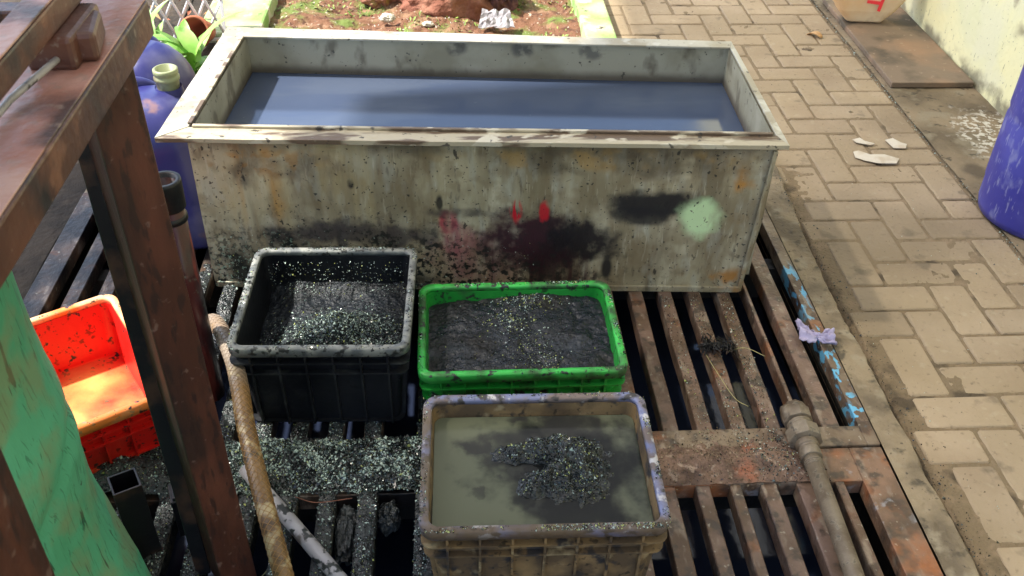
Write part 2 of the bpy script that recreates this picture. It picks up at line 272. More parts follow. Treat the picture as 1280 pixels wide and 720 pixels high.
m_hose = M('braided_hose', (.20, .115, .045), .4, layers=[L((.13, .075, .035), 8, .45, .6), L((.26, .215, .17), 7, .30, .50, amt=.95, pos=((-.5, 1.66, .12), (.3, .24, .3))), L((.5, .40, .22), 16, .60, .66, amt=.8), L((.04, .03, .02), 35, .6, .68, amt=.8)], bump=[(60, .001, 4, E1)])
m_braid = M('hose_braid', (.30, .165, .05), .45, layers=[L((.26, .20, .15), 7, .2, .4, pos=((-.5, 1.66, .12), (.3, .24, .3)))])
m_standpipe = M('wet_standpipe', (.06, .010, .012), .28, layers=[L((.015, .016, .02), 6, .46, .54, stretch=(1, 1, .4)), L((.26, .05, .04), 10, .56, .62, stretch=(2, 2, .3)), L((.10, .12, .10), 70, .64, .7, amt=.7)], bump=[(70, .001, 5, E1)])
m_board = M('brown_board', (.20, .145, .10), .65, layers=[L((.29, .18, .11), 4, .48, .66), L((.09, .07, .05), 6, .5, .64, off=2), L((.36, .28, .2), 40, .64, .7, amt=.6)], bump=[(50, .002, 6, E1)])
m_bag = M('kraft_paper', (.74, .47, .24), .7, layers=[L((.80, .66, .46), 3, .42, .6), L((.5, .33, .17), 10, .6, .7, amt=.6)], bump=[(14, .004, 4, E1)])
m_redink = M('red_ink', (.75, .03, .04), .6)
m_paper = M('white_scrap', (.58, .52, .43), .8, layers=[L((.5, .42, .32), 20, .52, .64)], bump=[(60, .001, 4, E1)])
m_lav = M('lavender_cloth', (.44, .40, .58), .8, layers=[L((.30, .27, .42), 40, .5, .62)], bump=[(60, .002, 4, E1)])
m_greyfilm = M('grey_film', (.27, .255, .27), .55, layers=[L((.3, .27, .27), 14, .5, .62)])
m_leaf = M('bright_leaf', (.16, .36, .05), .45, layers=[L((.30, .50, .12), 6, .45, .62), L((.08, .2, .03), 12, .58, .68)])
m_weed = M('weed_leaf', (.17, .24, .045), .6, tone=True)
m_dry = M('dry_leaf', (.52, .30, .13), .7)
m_pot = M('terracotta', (.45, .14, .065), .75, layers=[L((.3, .09, .04), 8, .45, .6)])
m_rock = M('laterite_rock', (.24, .09, .055), .9, layers=[L((.34, .16, .10), 5, .45, .6), L((.16, .06, .04), 9, .52, .64), L((.36, .34, .08), 7, .60, .68)], bump=[(25, .02, 8, E1)])
m_rockdark = M('dark_rock', (.13, .055, .05), .9, layers=[L((.05, .02, .03), 9, .5, .6), L((.3, .14, .09), 12, .6, .66)], bump=[(25, .02, 8, E1)])
m_stone = M('pale_stone', (.50, .46, .38), .9)
m_white = M('white_metal', (.75, .76, .78), .45)
m_shade = M('shade_sheet', (.42, .40, .36), .6)
m_sheet = bpy.data.materials.new('translucent_sheet'); m_sheet.use_nodes = True
_n = m_sheet.node_tree; _n.nodes.clear(); _o = _n.nodes.new('ShaderNodeOutputMaterial'); _m = _n.nodes.new('ShaderNodeMixShader'); _t = _n.nodes.new('ShaderNodeBsdfTransparent'); _d = _n.nodes.new('ShaderNodeBsdfTranslucent')
_t.inputs[0].default_value = (.62, .61, .58, 1); _d.inputs[0].default_value = (.55, .54, .50, 1); _m.inputs[0].default_value = .42
_n.links.new(_t.outputs[0], _m.inputs[1]); _n.links.new(_d.outputs[0], _m.inputs[2]); _n.links.new(_m.outputs[0], _o.inputs[0])
m_straw = M('straw', (.42, .38, .18), .6)

# ------------------------------------------------------------------ ground
PX0, PX1, PY0, PY1 = -1.115, .928, -.6, 2.80      # the pit under the grates
g = MB()
for (a, b, c, d) in ((-40, PX0, -40, 40), (PX1, 40, -40, 40), (PX0, PX1, PY1, 40), (PX0, PX1, -40, PY0)):
    g.poly([(a, c, -.115), (b, c, -.115), (b, d, -.115), (a, d, -.115)], [(0, 1, 2, 3)])
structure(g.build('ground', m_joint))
p = MB()   # pit
w = .03
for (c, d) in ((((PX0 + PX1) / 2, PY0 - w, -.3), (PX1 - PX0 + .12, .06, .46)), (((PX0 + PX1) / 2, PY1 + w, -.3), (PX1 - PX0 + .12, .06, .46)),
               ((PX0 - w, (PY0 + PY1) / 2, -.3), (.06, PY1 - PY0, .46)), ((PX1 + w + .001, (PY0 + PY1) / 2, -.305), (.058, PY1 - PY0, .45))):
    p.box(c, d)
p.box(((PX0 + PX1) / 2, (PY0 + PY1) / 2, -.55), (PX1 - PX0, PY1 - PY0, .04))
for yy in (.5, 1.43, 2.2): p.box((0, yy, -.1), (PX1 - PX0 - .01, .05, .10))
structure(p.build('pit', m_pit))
w_ = MB(); w_.poly([(PX0 + .002, PY0 + .002, -.27), (PX1 - .002, PY0 + .002, -.27), (PX1 - .002, PY1 - .002, -.27), (PX0 + .002, PY1 - .002, -.27)], [(0, 1, 2, 3)])
structure(w_.build('pit_water', m_pitwater))
# left bare ground and back of the pit
b = MB()
nx, ny = 60, 60
def sheet(mb, x0, x1, y0, y1, nx, ny, hf, mi=0, smooth=True):
    vs = [(x0 + (x1 - x0) * i / nx, y0 + (y1 - y0) * j / ny, hf(x0 + (x1 - x0) * i / nx, y0 + (y1 - y0) * j / ny)) for j in range(ny + 1) for i in range(nx + 1)]
    fs = [(j * (nx + 1) + i, j * (nx + 1) + i + 1, (j + 1) * (nx + 1) + i + 1, (j + 1) * (nx + 1) + i) for j in range(ny) for i in range(nx)]
    mb.poly(vs, fs, mi, smooth)
sheet(b, -6, -1.116, -2, 7, 60, 90, lambda x, y: -.012 + .012 * FN(x * 3, y * 3))
sheet(b, -1.116, -.77, 2.80, 7, 16, 60, lambda x, y: -.018 + .012 * FN(x * 3, y * 3))
structure(b.build('bare_ground', m_dirt))
# concrete strip round the pit with a broken outer edge
def edge(y):
    e = 1.0 + .010 * FN(y * 7, 1.3) + .004 * N(y * 40, 5)
    if y > 2.3: e += .03 * min(1, (y - 2.3) / .3)
    return e
s = MB(); ys = [-.6 + i * .02 for i in range(172)]
xs = [.929, .945, .962, .98]
prof = []
for y in ys:
    e = edge(y); row = [(x, y, .0 + .0015 * FN(x * 30, y * 30)) for x in xs] + [(e - .006, y, .0 - .001), (e, y, -.008 + .004 * N(y * 30, 0)), (e + .003 * N(y * 50, 9), y, -.05), (e + .002, y, -.10)]
    prof.append(row)
n = len(prof[0]); s.poly([q for r in prof for q in r], [(j * n + i, j * n + i + 1, (j + 1) * n + i + 1, (j + 1) * n + i) for j in range(len(prof) - 1) for i in range(n - 1)], 0, False)
s.box((-.04, 2.815, -.05), (1.93, .05, .098))
structure(s.build('concrete_strip', m_conc, bevel=None))
# apron between pavers and wall
a = MB(); sheet(a, 1.642, 1.992, -2, 9, 20, 300, lambda x, y: -.046 + .0025 * FN(x * 8, y * 8)); a.box((1.817, 3.5, -.09), (.35, 11, .07))
structure(a.build('concrete_apron', m_apron))
# herringbone pavers
Wb = .1103; gap = .0042
pv = MB()
ox, oy = 1.003, 2.0
def brick(x0, x1, y0, y1):
    xm = .664 if (y0 + y1) / 2 > 2.86 else (1.040 if y0 < 2.5 else 1.02)
    x0 = max(x0, xm); x1 = min(x1, 1.634)
    if x1 - x0 < (.062 if x0 < 1.3 else .018): return
    g_ = gap; z = -.05 + U(-.0022, .0022); tx, ty = U(-.008, .008), U(-.008, .008)
    cx, cy = (x0 + x1) / 2, (y0 + y1) / 2; t = U(.92, 1.07); c = .006
    def P(x, y, dz): return (x, y, z + dz + (x - cx) * tx + (y - cy) * ty)
    j = lambda: U(-.0012, .0012)
    xa, xb, ya, yb = x0 + g_ + j(), x1 - g_ + j(), y0 + g_ + j(), y1 - g_ + j()
    vs = []
    for (dd, dz) in ((0, -.03), (0, -.005), (c * .4, -.0014), (c, 0)):
        # rounded, slightly chipped outline
        k = .006
        for (qx, qy) in ((xa + dd + k, ya + dd), (xb - dd - k, ya + dd), (xb - dd, ya + dd + k), (xb - dd, yb - dd - k), (xb - dd - k, yb - dd), (xa + dd + k, yb - dd), (xa + dd, yb - dd - k), (xa + dd, ya + dd + k)):
            vs.append(P(qx + U(-.0006, .0006), qy + U(-.0006, .0006), dz))
    fs = []
    for q in range(3):
        for i in range(8): fs.append((q * 8 + i, q * 8 + (i + 1) % 8, q * 8 + 8 + (i + 1) % 8, q * 8 + 8 + i))
    fs.append(tuple(range(24, 32)))
    pv.poly(vs, fs, 0, False, t)
# phase set from a brick whose left edge stands at x 1.24, back edge at y 2.34
X0, Y0 = 1.0825, 2.530
for i in range(-40, 60):
    for j in range(-60, 60):
        bx = X0 + (2 * i + j) * Wb; by = Y0 + (-2 * i + j) * Wb
        if not (.4 < bx < 1.9 and .2 < by < 7.5): continue
        brick(bx, bx + 2 * Wb, by - Wb, by)
        brick(bx + 2 * Wb, bx + 3 * Wb, by - 2 * Wb, by)
structure(pv.build('paving', m_paver))
def jz(x, y): return -.0532 + .0024 * FN(x * 25, y * 25) + .0016 * FN(x * 6, y * 6, 3)
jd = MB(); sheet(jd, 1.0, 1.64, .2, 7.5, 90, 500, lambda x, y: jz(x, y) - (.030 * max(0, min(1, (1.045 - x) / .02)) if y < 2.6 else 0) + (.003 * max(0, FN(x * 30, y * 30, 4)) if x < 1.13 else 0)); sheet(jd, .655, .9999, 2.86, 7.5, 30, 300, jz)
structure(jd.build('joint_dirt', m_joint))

# ------------------------------------------------------------------ garden
gb = MB(); sheet(gb, -.76, .53, 2.86, 7, 150, 330, lambda x, y: -.03 + .03 * FN(x * 4, y * 4, 2) + .012 * FN(x * 22, y * 22, 5))
structure(gb.build('garden_soil', m_soil))
k = MB()
k.box((.592, 4.9, -.04), (.125, 4.1, .13)); structure(k.build('garden_kerb', m_moss, bevel=.008))
k = MB(); k.box((-.885, 5.25, -.03), (.25, 3.1, .11)); structure(k.build('mossy_slab', m_moss, bevel=.01))
wd = MB()
for i in range(9000):
    x, y = U(-.74, .53), U(3.0, 6.8)
    if FN(x * 3.2, y * 3.2, 8) < .08 + (.1 if x > .2 else 0): continue
    z = -.03 + .03 * FN(x * 4, y * 4, 2) + .012 * FN(x * 22, y * 22, 5); a = U(0, 6.28); l = U(.006, .02); t = U(.5, 1.6)
    dx, dy = math.cos(a) * l, math.sin(a) * l; up = U(.2, 1.1) * l
    wd.poly([(x, y, z), (x + dx * .6 - dy * .3, y + dy * .6 + dx * .3, z + up * .8), (x + dx, y + dy, z + up), (x + dx * .6 + dy * .3, y + dy * .6 - dx * .3, z + up * .8)], [(0, 1, 2, 3)], 0, False, t)
tag(wd.build('ground_cover', m_weed), 'small yellow green weeds over the red garden soil', 'weeds', kind='stuff')
pb = MB()
for i in range(1500):
    x, y = U(-.74, .53), U(3.0, 5.5); z = -.03 + .03 * FN(x * 4, y * 4, 2) + .012 * FN(x * 22, y * 22, 5)
    pb.grain((x, y, z + .002), U(.002, .008) * (1.6 if rnd() < .06 else 1), 0 if rnd() < .55 else 1)
tag(pb.build('gravel', [m_stone, m_rock]), 'loose crumbs and small stones on the garden soil', 'gravel', kind='stuff')
def rock(name, c, r, sx, sy, sz, mat, label, seed):
    bm = bmesh.new(); bmesh.ops.create_icosphere(bm, subdivisions=5, radius=1)
    for v in bm.verts:
        q = v.co.copy(); d = 1 + .28 * FN(q.x * 1.6 + seed, q.y * 1.6, q.z * 1.6) + .07 * FN(q.x * 7 + seed, q.y * 7, q.z * 7)
        v.co = Vector((q.x * sx * d, q.y * sy * d, q.z * sz * d)) * r
    me = bpy.data.meshes.new(name); bm.to_mesh(me); bm.free(); me.materials.append(mat)
    for p_ in me.polygons: p_.use_smooth = True
    o = bpy.data.objects.new(name, me); col.objects.link(o); o.location = c; return tag(o, label, 'rock')
rock('boulder', (.0, 4.16, .02), .19, 1.35, .9, .9, m_rock, 'large reddish brown earthy boulder in the garden bed behind the tank', 3)
rock('boulder', (.22, 4.14, .02), .12, .6, .9, 1.0, m_rockdark, 'dark purplish stump-like rock touching the reddish boulder on its right', 9)
rock('boulder', (-.30, 4.2, .0), .09, 1.2, .9, .8, m_rock, 'small reddish rock just left of the large garden boulder', 15)
rock('stone', (-.27, 3.93, -.005), .022, 1.4, 1, .8, m_stone, 'small pale stone on the soil left of the boulder', 5)
rock('stone', (-.10, 3.87, -.008), .016, 1.4, 1, .7, m_stone, 'tiny white stone in front of the reddish boulder', 7)
# grey plastic film sheet
f = MB(); vs = []
for j in range(9):
    for i in range(11):
        u, v_ = i / 10 - .5, j / 8
        vs.append((.18 + u * .15 * (1 - .25 * v_) + .01 * N(i * .9, j, 3), 3.80 + v_ * .09 + .008 * N(i, j * .8, 1), .005 + v_ * .04 + .018 * N(i * .7, j * .7, 7) + (.02 * N(i * 2.1, 4) if j == 8 else 0)))
f.poly(vs, [(j * 11 + i, j * 11 + i + 1, j * 11 + i + 12, j * 11 + i + 11) for j in range(8) for i in range(10)], 0, False)
o = f.build('plastic_scrap', m_greyfilm); tag(o, 'crumpled grey plastic scrap lying on the garden soil behind the tank', 'scrap')
q = o.modifiers.new('s', 'SOLIDIFY'); q.thickness = .002

# plants
def blade(mb, base, az, lean, ln, wd_, bend, mi=0):
    n = 9; d = Vector((math.cos(az), math.sin(az), 0)); side = Vector((-d.y, d.x, 0)); p_ = Vector(base); ang = lean; pts = []
    for i in range(n + 1):
        t = i / n; wv = wd_ * math.sin(math.pi * min(1, .12 + .88 * t)) ** .8 * (1 if t < 1 else 0)
        nrm = -d * math.sin(ang) + Vector((0, 0, 1)) * math.cos(ang)
        pts.append((p_ - side * wv + nrm * wv * .35, p_.copy(), p_ + side * wv + nrm * wv * .35))
        p_ = p_ + (d * math.cos(ang) + Vector((0, 0, 1)) * math.sin(ang)) * (ln / n); ang -= bend / n
    vs = [q for r in pts for q in r]
    mb.poly(vs, [(3 * i + a_, 3 * i + a_ + 1, 3 * i + a_ + 4, 3 * i + a_ + 3) for i in range(n) for a_ in (0, 1)], mi, True)
def plant(loc, label, n, ln, wd_, seed, grp='leafy plants beside the blue jugs'):
    random.seed(seed); t = thing('leafy_plant', label, 'plant', loc, 0, grp); l = MB()
    for i in range(n): blade(l, (U(-.02, .02), U(-.02, .02), .01 + U(0, .08)), i * 2.4 + U(-.3, .3), U(.6, 1.35), ln * U(.6, 1.1), wd_ * U(.7, 1.2), U(.5, 1.6))
    l.build('leaves', m_leaf, t); st = MB(); st.tube([(0, 0, -.05), (.003, .002, .05), (0, .004, .1)], [.009, .007, .004]); st.build('stem', m_leaf, t)
plant((-.93, 3.30, 0), 'bright green broad-leaved plant right behind the blue jugs beside the tank rim', 14, .26, .032, 5)
plant((-1.08, 3.12, 0), 'bright green plant behind the left blue jug, nearest the brown rail', 13, .24, .028, 8)
plant((-1.12, 3.42, 0), 'pale green clump in front of the white lattice', 13, .22, .026, 12)
plant((-.90, 3.02, -.02), 'low green plant squeezed between blue jug and tank corner', 9, .15, .022, 14)
random.seed(21)
ll = MB()
for i in range(220):
    x, y = U(-1.6, -.78), U(3.3, 4.6); a = U(0, 6.3); l_ = U(.012, .035)
    ll.poly([(x, y, .0), (x + l_ * math.cos(a) - l_ * .3 * math.sin(a), y + l_ * math.sin(a) + l_ * .3 * math.cos(a), U(.005, .02)), (x + 1.8 * l_ * math.cos(a), y + 1.8 * l_ * math.sin(a), U(0, .012)), (x + l_ * math.cos(a) + l_ * .3 * math.sin(a), y + l_ * math.sin(a) - l_ * .3 * math.cos(a), U(.002, .02))], [(0, 1, 2, 3)], random.choice((0, 0, 1, 2)))
tag(ll.build('leaf_litter', [m_dry, m_weed, m_pot]), 'fallen dry leaves on the ground round the plants', 'leaf litter', kind='stuff')
# terracotta pot on its side
t = thing('flower_pot', 'terracotta flower pot tipped on its side behind the tank corner', 'pot', (-.965, 3.63, .06), rot=(R(70), 0, R(-10)))
b = MB(); b.lathe([(.038, -.05), (.055, .05), (.048, .05), (.033, -.042)], cap1=True); b.build('pot_body', m_pot, t)
b = MB(); b.lathe([(.056, .048), (.062, .05), (.062, .066), (.052, .066), (.050, .05)], cap0=False, cap1=False); b.build('rim', m_pot, t)
# white lattice
t = thing('lattice_panel', 'white diamond lattice panel standing among the plants', 'lattice', (-1.17, 3.66, .01), rot=(R(-20), 0, R(4)))
fr = MB(); W_, H_ = .56, .42
for x in (-W_ / 2, W_ / 2): fr.box((x, 0, H_ / 2), (.012, .012, H_ + .012))
for z in (0, H_): fr.box((0, .0005, z), (W_ - .012, .011, .012))
fr.build('frame', m_white, t)
def diag(sg, yy):
    m_ = MB(); 
    for kx in range(-9, 10):
        c0 = kx * .062; 
        pts = []
        for z in (0, H_): pts.append((c0 + sg * (z - H_ / 2) * .5, z))
        (xa, za), (xb, zb) = pts
        # clip to frame
        def cl(xa, za, xb, zb):
            if abs(xa) > W_ / 2:
                e = math.copysign(W_ / 2, xa); 
                if (xb - e) * (xa - e) > 0: return None
                tt = (e - xa) / (xb - xa); za += (zb - za) * tt; xa = e
            return xa, za
        A = cl(xa, za, xb, zb); B = cl(xb, zb, xa, za)
        if not A or not B: continue
        m_.tube([(A[0], yy, A[1]), (B[0], yy, B[1])], .0055, 6)
    return m_
diag(1, .004).build('lattice_wires', m_white, t); diag(-1, -.004).build('lattice_wires', m_white, t)

# ------------------------------------------------------------------ wall
w = MB(); w.box((0, 0, 1.4), (.15, 12, 2.92)); o = w.build('wall', m_wall, loc=(2.067, 3, -.05)); tag(o, 'pale yellow rendered wall with grimy foot on the right', 'wall')

# ------------------------------------------------------------------ tank
T = thing('steel_tank', 'large rectangular galvanised steel tank full of dark water with smeared paint on its front', 'tank', (.07, 2.35, 0))
def loc_(x, y, z): return Vector((x - .07, y - 2.35, z))
bt = [(-.632, 2.075), (.772, 2.012), (.786, 2.575), (-.588, 2.665)]   # corner posts of the body at the top
bb = [(-.632, 2.070), (.748, 2.004), (.764, 2.570), (-.588, 2.660)]
def inset(c, t):
    cx = sum(p[0] for p in c) / 4; cy = sum(p[1] for p in c) / 4
    return [(p[0] + (t if p[0] < cx else -t), p[1] + (t if p[1] < cy else -t)) for p in c]
def ring(c, z): return [loc_(x, y, z) for x, y in c]
def sub_ring(c, z, n=12):
    out = []
    for i in range(4):
        (x0, y0), (x1, y1) = c[i], c[(i + 1) % 4]
        for k_ in range(n): t_ = k_ / n; out.append(loc_(x0 + (x1 - x0) * t_, y0 + (y1 - y0) * t_, z))
    return out
b = MB(); 
ls = [sub_ring(bb, .004), sub_ring(bt, .22), sub_ring(bt, .4445)]
for l_ in ls:
    for q in l_:
        q.y += .004 * N(q.x * 2.2, q.z * 3, 4); q.x += .003 * N(q.y * 3, q.z * 3, 8)
b.loops(ls, 0, False, cap0=True); b.build('body', m_steel, T)
b = MB(); it = inset(bt, .005); b.loops([ring(it, .4445), ring(it, .05)], 0, False, cap1=True); b.build('inner_lining', m_tidemark, T)
# weld strips at the front corners
b = MB(); b.box(loc_(.755, 2.004, .215), (.012, .006, .42), rot=(0, R(3.2), 0)); b.box(loc_(.06, 2.036, .012), (1.37, .008, .018), rot=(0, 0, R(-2.7))); b.build('corner_seam', m_steel, T, bevel=.002)
b = MB(); ow = [(-.697, 2.050), (.790, 1.985), (.797, 2.60), (-.645, 2.715)]; iw = [(-.630, 2.105), (.772, 2.036), (.783, 2.557), (-.590, 2.645)]
def flange(i, mat, z, dz=0):
    m_ = MB(); j = (i + 1) % 4; n = 14; pts = []
    for k_ in range(n + 1):
        t_ = k_ / n
        o_ = Vector(ow[i]).lerp(Vector(ow[j]), t_); q_ = Vector(iw[i]).lerp(Vector(iw[j]), t_)
        zz = z + .0015 * N(k_ * .8, i * 3.3)
        pts.append([loc_(o_.x, o_.y, zz), loc_(q_.x, q_.y, zz), loc_(q_.x, q_.y, zz - .006), loc_(o_.x, o_.y, zz - .012 - .002 * N(k_ * 1.4, i))])
    vs = [p_ for r in pts for p_ in r]; fs = []
    for k_ in range(n):
        for a_ in range(4): fs.append((4 * k_ + a_, 4 * k_ + (a_ + 1) % 4, 4 * k_ + 4 + (a_ + 1) % 4, 4 * k_ + 4 + a_))
    fs += [(0, 3, 2, 1), (4 * n, 4 * n + 1, 4 * n + 2, 4 * n + 3)]
    m_.poly(vs, fs); return m_.build('rim', mat, T, bevel=.0012)
flange(0, m_rimpeel, .450); flange(1, m_rim, .4497); flange(2, m_rim, .4503); flange(3, m_rim, .4512)
# lip strips along the inner edges
b = MB()
for i in (0, 3):
    a_, c_ = Vector(iw[i]), Vector(iw[(i + 1) % 4]); d_ = (c_ - a_); mid = (a_ + c_) / 2
    b.box(loc_(mid.x, mid.y, .4535), (d_.length - .02, .010, .006), rot=(0, 0, math.atan2(d_.y, d_.x)))
b.build('rim_lip', m_rimpeel, T, bevel=.001)
ww = MB(); ww.poly([loc_(x, y, .335) + Vector((.07, 2.35, 0)) for x, y in inset(bt, .0065)], [(0, 1, 2, 3)])
structure(ww.build('tank_water', m_tankwater))

# ------------------------------------------------------------------ grates
def grate(label, x0, x1, y0, y1, border, top, slots, mats, zt, extra_right=None):
    t = thing('metal_grate', label, 'grate', ((x0 + x1) / 2, y0, 0), 0, 'slotted metal grates over the pit')
    o_ = Vector(((x0 + x1) / 2, y0, 0)); D = .04
    fmat, bmat = mats
    sx = [c for c in slots if x0 + .02 < c - .02 and c + .02 < x1 - .02]
    fl, fr_ = sx[0] - .02, sx[-1] + .02
    f = MB()
    def bx(m_, xa, xb, ya, yb, zz, d=D): m_.box(Vector(((xa + xb) / 2, (ya + yb) / 2, zz - d / 2)) - o_, (xb - xa, yb - ya, d))
    bx(f, x0, fl, y0, y1, zt); bx(f, fr_, x1, y0, y1, zt)
    bx(f, fl, fr_, y0, y0 + border, zt); bx(f, fl, fr_, y1 - top, y1, zt)
    f.build('frame', fmat, t, bevel=.002)
    for i in range(len(sx) - 1):
        m_ = MB(); xa, xb = sx[i] + .0215, sx[i + 1] - .0215
        if xb - xa < .008: continue
        # bars with a little waviness and wear
        n = 14; pts = []
        for k_ in range(n + 1):
            y = y0 + border - .001 + (y1 - top - y0 - border + .002) * k_ / n
            dx = .0016 * N(y * 9, i * 3.1); dz = .001 * N(y * 12, i) - .0015
            for (px, pz) in ((xa, zt + dz - D + .002), (xb, zt + dz - D + .002), (xb, zt + dz - .002), (xb - .002, zt + dz), (xa + .002, zt + dz), (xa, zt + dz - .002)):
                pts.append(Vector((px + dx + .0006 * N(y * 50, px * 90), y, pz)) - o_)
        fs = [(6 * k_ + a_, 6 * k_ + (a_ + 1) % 6, 6 * k_ + 6 + (a_ + 1) % 6, 6 * k_ + 6 + a_) for k_ in range(n) for a_ in range(6)]
        m_.poly(pts, fs); m_.build('bar', bmat, t)
    return t
upR = [.875, .792, .7395, .662, .585, .508, .43, .35, .27, .19]; upR = sorted(upR)
loR = sorted([.832, .770, .6865, .61, .5435, .47, .39, .31, .23, .15])
lf = sorted([-.31 - .08 * k_ for k_ in range(10)] + [-.232, -.148, -.115, .012])
grate('rusty brown grate with blue paint flakes in front of the tank on the right', .080, .925, 1.445, 2.55, .058, .12, upR, (m_grateblue, m_grate), .004)
grate('orange rusted grate at the lower right under the iron pipe', .080, .925, .30, 1.441, .11, .095, loR, (m_grateorange, m_grate), 0)
grate('sludge-soaked black grate under the black crate', -1.11, .076, 1.445, 2.55, .05, .12, lf, (m_gratedark, m_gratedark), .002)
grate('glittering sludge-covered grate at the lower left below the crates', -1.11, .076, .30, 1.441, .11, .095, lf, (m_gratedark, m_gratewet), .001)
structure((lambda m_: (m_.box((-.09, 2.62, -.03), (2.03, .13, .055)), m_.build('sill', m_conc, bevel=.004))[1])(MB())) if False else None
sl = MB(); sheet(sl, -1.112, .926, 2.553, 2.80, 80, 12, lambda x, y: -.004 + .003 * FN(x * 12, y * 12)); sl.box((-.093, 2.675, -.06), (2.03, .24, .09)); structure(sl.build('pit_sill', m_conc))

# ------------------------------------------------------------------ grit helpers
grit = MB()
def pick(w=(.5, .22, .22, .06)):
    r = rnd(); acc = 0
    for i, q in enumerate(w):
        acc += q
        if r < acc: return i
    return 0
def scatter(mb, n, fn, w=(.5, .22, .22, .06), r=(.0012, .0030), flat=.6):
    for _ in range(n):
        q = fn()
        if q is None: continue
        mb.grain(q, U(*r), pick(w), flat)

# ------------------------------------------------------------------ crates
def crate(label, cen, w, d, h, rz, mats, z0=.006, name='plastic_crate', tap=.90, ribs=6, group='open plastic crates of sludge around the tank', dribs=4):
    body, rimm, ribm = mats
    t = thing(name, label, 'crate', (cen[0], cen[1], z0), rz, group)
    r = .020; wt = .004; lip = .0125
    W1, D1 = w - 2 * lip, d - 2 * lip
    def o(z, off=0, rr=None): 
        f_ = tap + (1 - tap) * z / h
        return rrect(W1 * f_ + 2 * off, D1 * f_ + 2 * off, (r if rr is None else rr), z)
    b = MB(); b.loops([o(0), o(h * .5), o(h - .012), o(h - .012, -wt), o(h * .5, -wt), o(.006, -wt)], 0, False, cap0=True, cap1=True)
    b.build('body', body, t)
    b = MB()
    b.loops([rrect(w - .002, d - .002, r + .01, h - .022), rrect(w, d, r + .011, h - .003), rrect(w - .004, d - .004, r + .010, h), rrect(W1 - .004, D1 - .004, r, h),
             rrect(W1 - .0085, D1 - .0085, r - .001, h - .003), rrect(W1 - .0085, D1 - .0085, r - .001, h - .012), rrect(w - .008, d - .008, r + .007, h - .010), rrect(w - .008, d - .008, r + .007, h - .022)], 0, True, closed=True)
    b.build('rim', rimm, t)
    b = MB()
    def fin(sx, sy, k, n, z0, z1, dep, th=.0045):
        # vertical fins on the long and short walls
        for z, zz in ((z0, z1),):
            zm = (z + zz) / 2; f_ = tap + (1 - tap) * zm / h
            if sy: 
                x = (k / n - .5) * (W1 * f_ - .05); y = sy * (D1 * f_ / 2 + dep / 2)
                b.box((x, y, zm), (th, dep, zz - z), rot=(-sy * math.atan((1 - tap) * D1 / 2 / h), 0, 0))
            else:
                y = (k / n - .5) * (D1 * f_ - .05); x = sx * (W1 * f_ / 2 + dep / 2)
                b.box((x, y, zm), (dep, th, zz - z), rot=(0, sx * math.atan((1 - tap) * W1 / 2 / h), 0))
    for k_ in range(ribs + 1):
        for sy in (-1, 1):
            fin(0, sy, k_, ribs, .004, h - .02, .012)
    for k_ in range(dribs + 1):
        for sx in (-1, 1): fin(sx, 0, k_, dribs, .004, h - .02, .009)
    b.build('fins', ribm, t)
    b = MB()
    for z, dep in ((h - .045, .014), (h - .075, .013), (.006, .008)):
        b.loops([o(z, -.001), o(z, dep), o(z + .0045, dep), o(z + .0045, -.001)], 0, False)
    b.build('ledge', ribm, t, )
    # grit on the rim
    def rimpt(n, wts, zmax=h, side=None, rr=(.001, .0026)):
        M_ = Matrix.Translation((cen[0], cen[1], z0)) @ Matrix.Rotation(rz, 4, 'Z')
        for _ in range(n):
            s_ = random.choice(side) if side else random.choice('NSEW')
            e = lip * U(-.0, 1.0)
            if s_ in 'NS': x = U(-.48, .48) * w; y = (d / 2 - e) * (1 if s_ == 'N' else -1)
            else: y = U(-.47, .47) * d; x = (w / 2 - e) * (1 if s_ == 'E' else -1)
            if FN(x * 16 + cen[0] * 9, y * 16 + cen[1] * 9, 2) < U(-.25, .35): continue
            grit.grain(M_ @ Vector((x, y, h + .0005)), U(*rr), pick(wts))
    return t, rimpt
def fill(label, name, cen, rz, w, d, base, hf, mat, cat, n=90, smooth=True, grains=(), kind=None):
    """lumpy filling of a crate: a closed-sided heightfield with grains on it"""
    m_ = MB(); nx, ny = n, int(n * d / w)
    m_.poly([((i / nx - .5) * w, (j / ny - .5) * d, hf((i / nx - .5) * w, (j / ny - .5) * d)) for j in range(ny + 1) for i in range(nx + 1)],
            [(j * (nx + 1) + i, j * (nx + 1) + i + 1, (j + 1) * (nx + 1) + i + 1, (j + 1) * (nx + 1) + i) for j in range(ny) for i in range(nx)], 4, smooth)
    for (cnt, fn, wts, rr) in grains:
        for _ in range(cnt):
            q = fn()
            if q is None or abs(q[0]) > w / 2 or abs(q[1]) > d / 2: continue
            m_.grain((q[0], q[1], hf(q[0], q[1]) + .0006), U(*rr), pick(wts))
    o = m_.build(name, GM + [mat], loc=(cen[0], cen[1], base), rot=(0, 0, rz))
    tag(o, label, cat)
    if kind: o['kind'] = kind
    return o
def G(s): return random.gauss(0, s)

